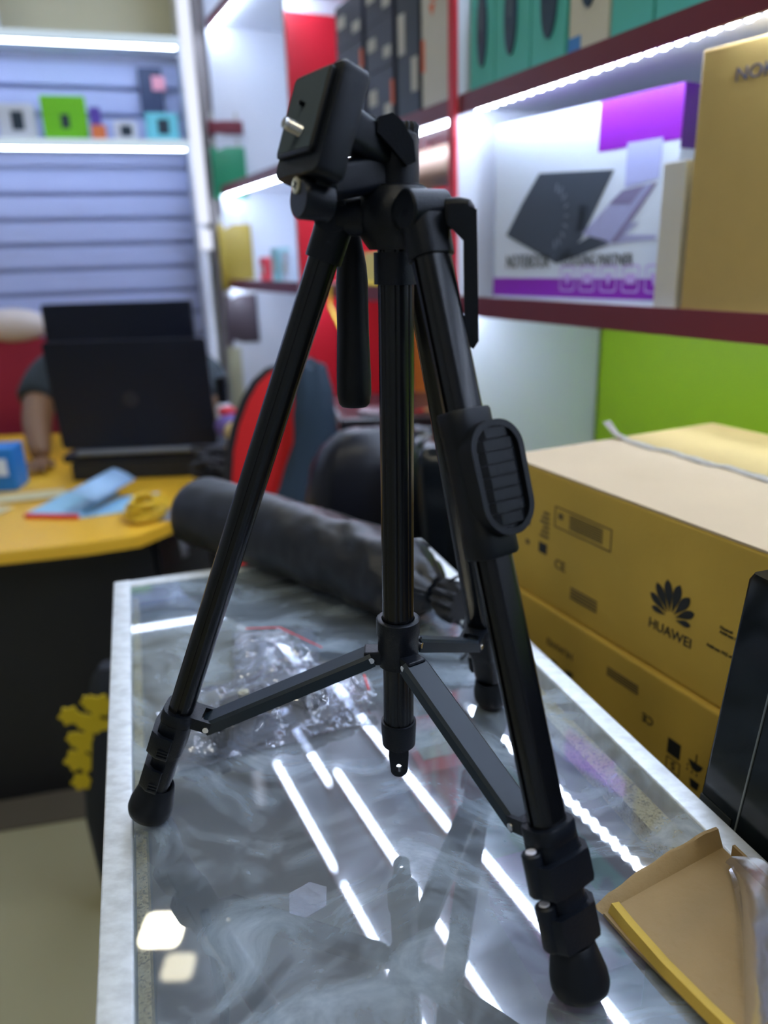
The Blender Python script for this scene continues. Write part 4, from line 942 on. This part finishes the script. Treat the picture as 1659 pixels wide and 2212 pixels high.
# hinge block under the platform
SC = V((-.0400, .4310, 1.3872)); nh = (n0 + Z * .12).normalized(); uh = (Z - nh * nh.z).normalized(); wh = uh.cross(nh); wh = wh if wh.x > 0 else -wh
hb0 = SC + V((.006, .006, .002))
hblk = MB().ext(rr(.024, .016, .004, 5), hb0 - nh * .010 + uh * .003, hb0 + nh * .002 + uh * .003, wh, uh, [(0, 1), (.85, 1), (1, .94)]).build('tilt_bracket', plas, tri)
MB().lathe(SC + wh * .0025 - uh * .0065 - nh * .003, nh, [(-.014, .001), (-.014, .0098), (.002, .0104), (.0035, .0094), (.0035, .001)], 28).build('tilt_disc', plas, hblk)
MB().lathe(SC + nh * .0004, nh, [(0, .0044), (.0008, .0043), (.0011, .0030), (.0011, .0001)], 20).build('gold_screw', brass, hblk)
for k_ in range(2):
    a_ = k_ * PI / 2 + .4; dd = wh * math.cos(a_) + uh * math.sin(a_)
    MB().cbox(SC + nh * .0016, dd * .0044, nh.cross(dd) * .0008, nh * .0004).build('screw_slot', ink, hblk, smooth=False)
# arm from bracket to the pan base, behind the platform
MB().ext(rr(.016, .020, .005, 5), hb0 - nh * .006, col_c(1.396) + V((-.004, -.002, 0)), V((.3, -.95, 0)), Z).build('tilt_arm', plas, tri)
MB().ext(rr(.022, .022, .006, 5), pp(.004, .002, -.021), col_c(1.404) + V((-.002, -.001, 0)), wx, up1, [(0, 1), (1, .8)]).build('tilt_neck', plas, tri)
MB().lathe(col_c(1.4135) + V((-.016, -.008, .002)), V((.3, -.95, 0)), [(-.006, .001), (-.006, .0085), (.006, .0085), (.007, .007), (.007, .001)], 24).build('side_tilt_joint', plas, tri)
MB().lathe(col_c(1.4135) + V((-.0145, -.0155, .005)), V((.3, -.95, 0)), [(0, .0016), (.0008, .0015), (.0008, .0001)], 12).build('yellow_pin', mat('yellow_green_pin', (.45, .50, .05), .3, metal=.5), tri)

# pan handle hanging down behind
h0 = V((-.0150, .497, 1.366)); h1 = V((-.0172, .497, 1.262)); hd_ = (h1 - h0).normalized()
MB().lathe(h0, hd_, [(-.040, .001), (-.040, .0050), (0, .0055), (.008, .0070), (.020, .0092), (.030, .0100), (.060, .0102), (.088, .0112), (.100, .0112), (.106, .0102), (.108, .0085), (.108, .001)], 28).build('pan_handle', rubber, tri)
MB().tube([h0 - hd_ * .036, h0 - hd_ * .03 + V((0, -.006, 0)), col_c(1.395) + V((-.004, .004, 0))], .005, 12).build('handle_stem', plas, tri)

# crank handle at the right of the shoulder
cr0 = V((.024, .452, 1.3735)); cr1 = V((.0495, .440, 1.3735))
cra = MB().lathe(cr0, cr1 - cr0, [(0, .0075), (.010, .0075), (.012, .0085), (.018, .0085)], 24).build('crank_shaft', plas, tri)
MB().ext(rr(.016, .013, .004, 4), V((.0390, .438, 1.3715)), V((.0530, .4335, 1.3715)), Z, V((.3, 1, 0)).normalized(), [(0, 1), (.5, 1.0), (.85, .85), (1, .45)]).build('crank_elbow', plas, cra)
apoly = [(-.0042, .004), (.0032, .001), (.0048, -.066), (.0018, -.0705), (-.0030, -.0660), (-.0038, -.014), (-.0120, -.006), (-.0115, .004)]
plate(apoly, V((.0507, .4310, 1.3715)), V((1, -.1, 0)), Z, .0085).build('crank_arm', plas, cra)
MB().ext([(x * 1, y) for x, y in rr(.009, .010, .003, 4)], V((.0500, .4290, 1.3080)), V((.0440, .4330, 1.2990)), V((0, 1, 0)), V((.6, 0, .8)).normalized(), [(0, 1), (.7, 1), (1, .6)]).build('crank_knob', plasg, cra)

# ================================================================== CARRY BAG ON THE COUNTER
cbag = empty('tripod_bag', K(.17, .80, GT), 'long black nylon tripod bag lying across the far end of the counter', 'bag')
A0 = V((-.292, 1.105, 1.004)); A1 = V((.056, .770, .995)); ad_ = (A1 - A0).normalized(); bx_, by_ = basis(ad_)
if by_.z < 0: by_ = -by_
rings = []; NS, NR = 70, 40
for i in range(NS + 1):
    t = i / NS; c_ = A0.lerp(A1, t) + Z * (-.012 * (1 - t) ** 3)
    r_ = .056 - .007 * t
    if t < .06: r_ *= math.sin(PI / 2 * min(1, (t + .004) / .064)) ** .5
    if t > .90: r_ *= max(.30, 1 - ((t - .90) / .10) ** 1.6 * .65)
    ring = []
    for k_ in range(NR):
        a_ = 2 * PI * k_ / NR
        d_ = bx_ * math.cos(a_) + by_ * math.sin(a_)
        wr = .25 + 1.4 * max(0, t - .45)
        q = V((t * 9, math.cos(a_) * 1.6, math.sin(a_) * 1.6)); nz = noise.noise(q * 1.3) * .008 * wr + (abs(noise.noise(q * 3.1)) - .2) * -.007 * wr * (1 if t > .4 else .3)
        flat = 1 - .10 * max(0, -math.sin(a_)) ** 2
        p = c_ + d_ * (r_ * flat + nz)
        if t > .10: p.z = max(p.z, GT + .0012)
        ring.append(p)
    rings.append(ring)
nyl = mat('black_nylon', (.003, .0045, .008), .36, noise_s=6, noise_a=.25, bump=.25, bump_s=400, spec=.5)
bagm = MB().loft(rings).build('bag_body', nyl, cbag, ang=50)
sv_ = [rings[i][int(NR * .135)] + (bx_ * math.cos(.85) + by_ * math.sin(.85)) * .001 for i in range(6, 66, 2)]
MB().tube(sv_, .0022, 8).build('zip_seam', plas, cbag)
# gathered mouth, cords
gm = MB(); mc = A1 + ad_ * .004; rings = []
for i in range(7):
    t = i / 6; r_ = .016 + .011 * t * (1.3 - t)
    rings.append([mc + ad_ * (.030 * t) + (bx_ * math.cos(2 * PI * k_ / 40) + by_ * math.sin(2 * PI * k_ / 40)) * (r_ * (1 + .18 * math.sin(11 * 2 * PI * k_ / 40 + i * .4))) - Z * .004 * t for k_ in range(40)])
gm.loft(rings).build('gathered_mouth', black_cloth, cbag)
def q3(a, b_, c, n=12):
    return [a * (1 - t) ** 2 + b_ * 2 * t * (1 - t) + c * t * t for t in [i / n for i in range(n + 1)]]
MB().tube([V(p) for p in q3(mc + ad_ * .01 + Z * .018, mc + V((.06, .00, .045)), V((.125, .79, .985)))], .0017, 7).build('cord', plas, cbag)
MB().tube([V(p) for p in q3(mc + ad_ * .016 + Z * .010, mc + V((.07, -.02, .03)), V((.145, .80, .958)))], .0017, 7).build('cord', plas, cbag)
MB().tube([V(p) for p in q3(mc + ad_ * .02 - Z * .02, V((.10, .72, .953)), V((.075, .70, .9525)))], .0015, 7).build('cord', plas, cbag)

# ================================================================== ZIP BAG WITH PHONE CLAMP
zb_ = empty('zip_bag', K(.07, .61, GT), 'clear zip bag with black phone clamp inside, beneath the left brace', 'bag')
sheet = crumple('bag_film', K(.070, .618, GT + .002), (.155, .070, 0), (-.045, .085, 0), 60, 40, .011, 22, zipm, 1.7, dome=.026, parent=zb_)
sheet2 = crumple('bag_film', K(.062, .610, GT + .0008), (.150, .060, 0), (-.04, .085, 0), 40, 30, .003, 22, zipm, 5.7, dome=.0, parent=zb_)
q0 = K(.135, .620, GT + .006)
flap = crumple('bag_flap', K(.146, .618, GT + .006), (.052, .020, .0), (-.014, .034, .006), 24, 18, .005, 25, zipm, 8.7, dome=.0, parent=zb_)
MB().tube([K(.168, .606, GT + .013), K(.170, .628, GT + .016)], .0011, 6).build('red_zip_line', mat('red_plastic', (.75, .03, .03), .4), zb_)
cl0 = empty('phone_clamp', K(.05, .60, GT), 'black plastic phone clamp inside the clear zip bag', 'clamp')
cd = (V((-.062, .640, 0)) - V((-.165, .570, 0))).normalized(); cs_ = V((-cd.y, cd.x, 0)); cpt = V((-.160, .575, GT + .010))
MB().cbox(cpt + cd * .055 + Z * .003, cd * .100, cs_ * .013, Z * .010).build('slide_rail', plas, cl0, smooth=False, bevel=.001)
MB().cbox(cpt + cd * .004 + Z * .003 - cs_ * .006, cd * .009, cs_ * .032, Z * .022).build('lower_jaw', plas, cl0, smooth=False, bevel=.0015)
MB().cbox(cpt + cd * .004 - cs_ * .014 + Z * .004, cd * .016, cs_ * .006, Z * .02).build('jaw_lip', plas, cl0, smooth=False, bevel=.0015)
MB().cbox(cpt + cd * .100 + Z * .001, cd * .022, cs_ * .036, Z * .018).build('upper_jaw', plasg, cl0, smooth=False, bevel=.002)
MB().cbox(cpt + cd * .045 + cs_ * .022, cd * .045, cs_ * .020, Z * .012).build('body_block', plasg, cl0, smooth=False, bevel=.002)
MB().lathe(cpt + cd * .045 + cs_ * .024 + Z * .006, Z, [(0, .005), (.004, .005), (.004, .0028), (.005, .0026), (.005, .0001)], 18).build('thread_insert', brass, cl0)
z2 = empty('zip_bag', K(.09, .70, GT), 'empty clear zip bag with faint red line, farther back on the glass', 'bag')
crumple('bag_film', K(.098, .722, GT + .002), (.085, .010, 0), (-.02, .095, 0), 40, 36, .010, 20, zipm, 12.2, dome=.014, parent=z2)
MB().tube([K(.075, .765, GT + .018), K(.110, .750, GT + .020), K(.145, .700, GT + .014)], .0007, 6).build('red_zip_line', mat('red_plastic', (.75, .03, .03), .4), z2)

# ================================================================== BROWN CARTONS BEHIND THE COUNTER
st = empty('carton_stand', W(.70, .40, 0), 'low dark stand carrying the brown cartons behind the counter', 'stand')
HA = .541
TABZ = .775
spoly = [K(.372, -.35, 0), K(.372, .44, 0), W(.515, .60, 0), W(.515, .82, 0), W(.905, .82, 0), W(.905, -.35, 0)]
MB().loft([[p + Z * (TABZ - .03) for p in spoly[::-1]], [p + Z * (TABZ - .0005) for p in spoly[::-1]]]).build('stand_top', mat('dark_wood', (.012, .012, .014), .5), st, smooth=False)
for p in (K(.385, -.3, 0), K(.385, .40, 0), W(.53, .77, 0), W(.86, .77, 0), W(.86, -.3, 0)): fbox('leg', p, DW * .035, NW * .03, Z * (TABZ - .03), mat('dark_wood', (.012, .012, .014), .5), st)
ZG = .9385; ZT = 1.104
HL = .788; HS = .26
def carton(z0, z1_, s0, s1, a0, a1, label, flip):
    e = empty('brown_carton', W((a0 + a1) / 2, (s0 + s1) / 2, z0), label, 'box', None)
    fbox('carton', W(a0, s0, z0), DW * (s1 - s0), NW * (a1 - a0), Z * (z1_ - z0), kraft, e, bevel=.0025)
    return e
b1 = carton(ZG, ZT, HS, HL, HA, .905, 'upper brown carton with black petal emblem and HUAWEI lettering', 0)
b2 = carton(TABZ, ZG - .0015, HS - .02, HL - .01, HA - .006, .900, 'lower brown carton printed upside down beneath the emblem carton', 1)
# flaps / tape seam on top
fl = kraft if 0 else mat('kraft_top', (.50, .385, .24), .75, noise_s=9, noise_a=.12)
fbox('top_flap', W(HA + .001, HS + .001, ZT), DW * (HL - HS - .002), NW * .175, Z * .0025, fl, b1)
fbox('top_flap', W(HA + .180, HS + .001, ZT), DW * (HL - HS - .002), NW * .182, Z * .0025, mat('kraft_top2', (.42, .30, .10), .75, noise_s=9, noise_a=.15), b1)
tpp = MB(); rw = []
for i in range(26):
    t = i / 25; s_ = HL + .006 - t * .40; zz = ZT + .0032 + .001 * math.sin(i * 2.2)
    if i == 0: zz += .022
    if i == 1: zz += .007
    wv = .0035 * math.sin(i * 1.1)
    rw.append([W(HA + .171 + wv - (.010 if i < 2 else 0), s_, zz), W(HA + .184 + wv * .5 - (.010 if i < 2 else 0), s_, zz + .001)])
tpp.add([p for r_ in rw for p in r_], [(2 * i, 2 * i + 1, 2 * i + 3, 2 * i + 2) for i in range(25)])
tpo = tpp.build('tape_seam', mat('grey_tape', (.30, .27, .22), .5, noise_s=120, noise_a=.6), b1); s_ = tpo.modifiers.new('t', 'SOLIDIFY'); s_.thickness = .0006
def face(s_, z_, off=.0006): return W(HA - off, s_, z_)
# petal emblem
def petals(parent, sc_, zc_, k, flip=1, m=ink, a=HA):
    for ang, ln, wd in ((-84, .74, .20), (-59, .96, .27), (-35, 1.08, .31), (-11.5, 1.15, .32), (11.5, 1.15, .32), (35, 1.08, .31), (59, .96, .27), (84, .74, .20)):
        pts = []
        N_ = 10
        for j in range(2 * N_):
            t = j / N_ if j <= N_ else 2 - j / N_
            sd = 1 if j <= N_ else -1
            wdt = wd * .92 * math.sin(PI * t ** 1.7) ** .7 * sd * .5 if 0 < t < 1 else 0
            pts.append((wdt, .20 + (ln - .20) * t))
        th = R(-ang); o_ = W(a - .0003, sc_, zc_); xd = -DW * flip; yd = Z * flip
        pl_ = [(x * math.cos(th) - y * math.sin(th), x * math.sin(th) + y * math.cos(th)) for x, y in pts]
        plate([(x * k, y * k) for x, y in pl_][::-1], o_, xd, yd, .0005).build('emblem_petal', m, parent)
petals(b1, .4960, 1.0030, .0345)
text('HUAWEI', .0150, W(HA - .0004, .5240, .9825), -DW, Z, ink, b1, sx=.98)
text('CE', .017, W(HA - .0004, .680, .991), -DW, Z, inks, b1)
# faded label prints
def fr_(s1, s0, z0, z1_, parent, m, t=.0012, a=HA):
    b = MB(); x = a - .0008
    for (sa, sb, za, zb2) in ((s1, s0, z0, z0 + t), (s1, s0, z1_ - t, z1_), (s1, s1 - t, z0, z1_), (s0 + t, s0, z0, z1_)):
        b.box(W(x, sb, za), DW * (sa - sb), NW * .0006, Z * (zb2 - za))
    return b.build('printed_frame', m, parent, smooth=False)
fr_(.683, .586, 1.042, 1.068, b1, inks)
for i in range(7): fbox('small_print', W(HA - .0008, .600, 1.047 + i * .0026), DW * .056, NW * .0006, Z * .0011, inks, b1)
fbox('small_print', W(HA - .0008, .668, 1.054), DW * .008, NW * .0006, Z * .007, inks, b1)
for i in range(6): fbox('small_print', W(HA - .0008, .693, 1.022 + i * .006), DW * (.017 - (i % 3) * .003), NW * .0006, Z * .003, inks, b1)
fbox('black_mark', W(HA - .0008, .696, 1.001), DW * .015, NW * .0006, Z * .013, ink, b1)
for z_ in (1.003, 1.028, 1.045): fbox('black_mark', W(HA - .0008, .731, z_), DW * .007, NW * .0006, Z * .006, inks, b1)
for i in range(4): fbox('small_print', W(HA - .0008, .602, .963 + i * .004), DW * .046, NW * .0006, Z * .0022, inks, b1)
text('Huawei\nAddress: HQ of', .0045, W(HA - .0004, .4375, 1.0185), -DW, Z, ink, b1)
text('Address: HQ of', .0045, W(HA - .0004, .450, .995), -DW, Z, ink, b1)
# lower carton: upside-down prints
A2 = HA - .006
petals(b2, .650, .872, .030, flip=-1, m=ink, a=A2)
text('HUAWEI', .013, W(A2 - .0004, .630, .898), DW, -Z, inks, b2, sx=1.0)
text('CE', .0135, W(A2 - .0004, .499, .886), DW, -Z, ink, b2)
for i in range(4): fbox('small_print', W(A2 - .0008, .524, .902 + i * .003), DW * .048, NW * .0006, Z * .0016, inks, b2)
fbox('black_mark', W(A2 - .0008, .461, .861), DW * .0165, NW * .0006, Z * .0175, ink, b2)
fr_(.4775, .4595, .8415, .857, b2, ink, .0007, a=A2)
text('5', .013, W(A2 - .0004, .4650, .854), DW, -Z, ink, b2)
# umbrella-like and glass-like handling marks, upside down
um = [(-.009, 0), (-.006, .006), (0, .009), (.006, .006), (.009, 0)]
plate(um, W(A2 - .0003, .441, .871), DW, -Z, .0005).build('umbrella_mark', ink, b2)
fbox('umbrella_mark', W(A2 - .0008, .4405, .871), DW * .001, NW * .0006, Z * .010, ink, b2)
for i in range(6): fbox('drop_mark', W(A2 - .0008, .438 + (i % 3) * .006, .862 - (i // 3) * .005), DW * .001, NW * .0006, Z * .0028, ink, b2)
plate([(-.006, 0), (.006, 0), (.004, .009), (-.004, .009)], W(A2 - .0003, .440, .851), DW, -Z, .0005).build('glass_mark', ink, b2)
fbox('glass_mark', W(A2 - .0008, .4395, .843), DW * .001, NW * .0006, Z * .008, ink, b2)
fr_(.480, .456, .820, .836, b2, ink, .0007, a=A2)
tag(MB().box(W(.60, .44, TABZ + .0005) , DW * .0, NW * .0, Z * .0).build('unused', ink) , 'x', 'x') if 0 else None

# glossy black computer tower leaning beside the rail
pcx = empty('computer_tower', K(.42, .30, TABZ), 'glossy black computer tower leaning behind the right counter rail', 'computer')
q0 = K(.374, .400, TABZ); ln_ = (K(.372, .378, 1.139) - K(.372, .397, .944)).normalized()
q0 = K(.374, .397, .944) - ln_ * ((.944 - TABZ) / ln_.z)
towm = mat('gloss_black_case', (.006, .009, .010), .16, spec=.3, noise_s=50, noise_a=.1)
Lz = (1.142 - TABZ) / ln_.z
b = MB(); b.ext([(x, y) for x, y in rr(.36, .085, .004, 4)], q0 - DK * .18 + NK * .0425 + DK * 0, q0 - DK * .18 + NK * .0425 + ln_ * Lz, DK, NK, [(0, 1), (.985, 1), (1, .985)])
b.build('case', towm, pcx)
b = MB().box(q0 - DK * .040 - NK * .0008 + ln_ * .0, DK * .0012, NK * .001, ln_ * (Lz - .006)).build('panel_seam', mat('seam_grey', (.16, .18, .18), .4), pcx, smooth=False)
MB().box(q0 - DK * .034 - NK * .0010 + ln_ * (.165), DK * .032, NK * .001, ln_ * .010).build('badge', mat('badge_dark', (.03, .035, .035), .3), pcx, smooth=False)

# ================================================================== OPEN CARDBOARD TRAY + CLEAR SHEET, LOWER RIGHT
ob = empty('cardboard_tray', K(.29, .25, GT), 'torn open cardboard tray at the right end of the counter glass', 'box')
TZ0 = GT + .0025
far = .3300
fl_ = [(.235, far - .0135), (.3435, far + .0075), (.345, .02), (.262, .02), (.252, .215), (.238, .290)]
def kp(lst, z): return [K(a_, b_, z) for a_, b_ in lst]
MB().loft([kp(fl_[::-1], TZ0), kp(fl_[::-1], TZ0 + .0025)]).build('tray_floor', kraft_in_shaded, ob, smooth=False)
# far wall: wavy torn upper edge
wl_ = MB(); lo = []; up_ = []; N_ = 18
for i in range(N_ + 1):
    t = i / N_; a_ = .234 + .110 * t; b_ = far - .014 + .021 * t
    h = .005 + .011 * t + .0009 * math.sin(i * 1.3) - (.002 if i < 2 else 0)
    lo.append(K(a_, b_, TZ0 + .002)); up_.append(K(a_ - .002, b_ + .004 + .003 * math.sin(t * 3), TZ0 + h))
th_ = DK * .0024
vs = lo + up_ + [p + th_ for p in lo] + [p + th_ for p in up_]; n_ = N_ + 1; fs = []
for i in range(N_):
    fs += [(i, i + 1, n_ + i + 1, n_ + i), (2 * n_ + i + 1, 2 * n_ + i, 3 * n_ + i, 3 * n_ + i + 1), (n_ + i, n_ + i + 1, 3 * n_ + i + 1, 3 * n_ + i), (i + 1, i, 2 * n_ + i, 2 * n_ + i + 1)]
fs += [(0, n_, 3 * n_, 2 * n_), (N_, 2 * n_ + N_, 3 * n_ + N_, n_ + N_)]
wl_.add(vs, fs).build('back_flap', kraft_in_shaded, ob, ang=60)
rw_ = MB(); rw_.box(K(.3445, .02, TZ0), NK * .0022, DK * (far - .02), Z * .010).build('side_flap', kraft_in_shaded, ob, smooth=False)
lw = MB(); lo = []; 
edge = [(.238, .316), (.2385, .300), (.241, .270), (.246, .240), (.252, .212), (.256, .15), (.262, .02)]
lw.loft([[K(a_, b_, TZ0 + .0025), K(a_ + .010, b_ + .002, TZ0 + .0025), K(a_ + .009, b_ + .002, TZ0 + .006), K(a_ + .002, b_, TZ0 + .009)] for a_, b_ in edge]).build('rolled_edge', kraft, ob, ang=60)
sb = MB(); rows = []
for i in range(15):
    t = i / 14
    lo_p = K(.332 - .074 * t, .318 - .100 * t, TZ0 + .004); hi_p = K(.336 - .052 * t + .004 * math.sin(t * 7), .322 - .112 * t, TZ0 + .010 + .050 * math.sin(min(1, t * 1.3) * PI / 2))
    rows.append([lo_p.lerp(hi_p, k_ / 6) + NK * .004 * math.sin(k_ * 1.1 + t * 4) for k_ in range(7)])
sb.add([p for r_ in rows for p in r_], [(i * 7 + k_, i * 7 + k_ + 1, i * 7 + k_ + 8, i * 7 + k_ + 7) for i in range(14) for k_ in range(6)])
fls = sb.build('clear_sheet', zipm2)
tag(fls, 'stiff clear plastic sheet standing in the cardboard tray', 'plastic')
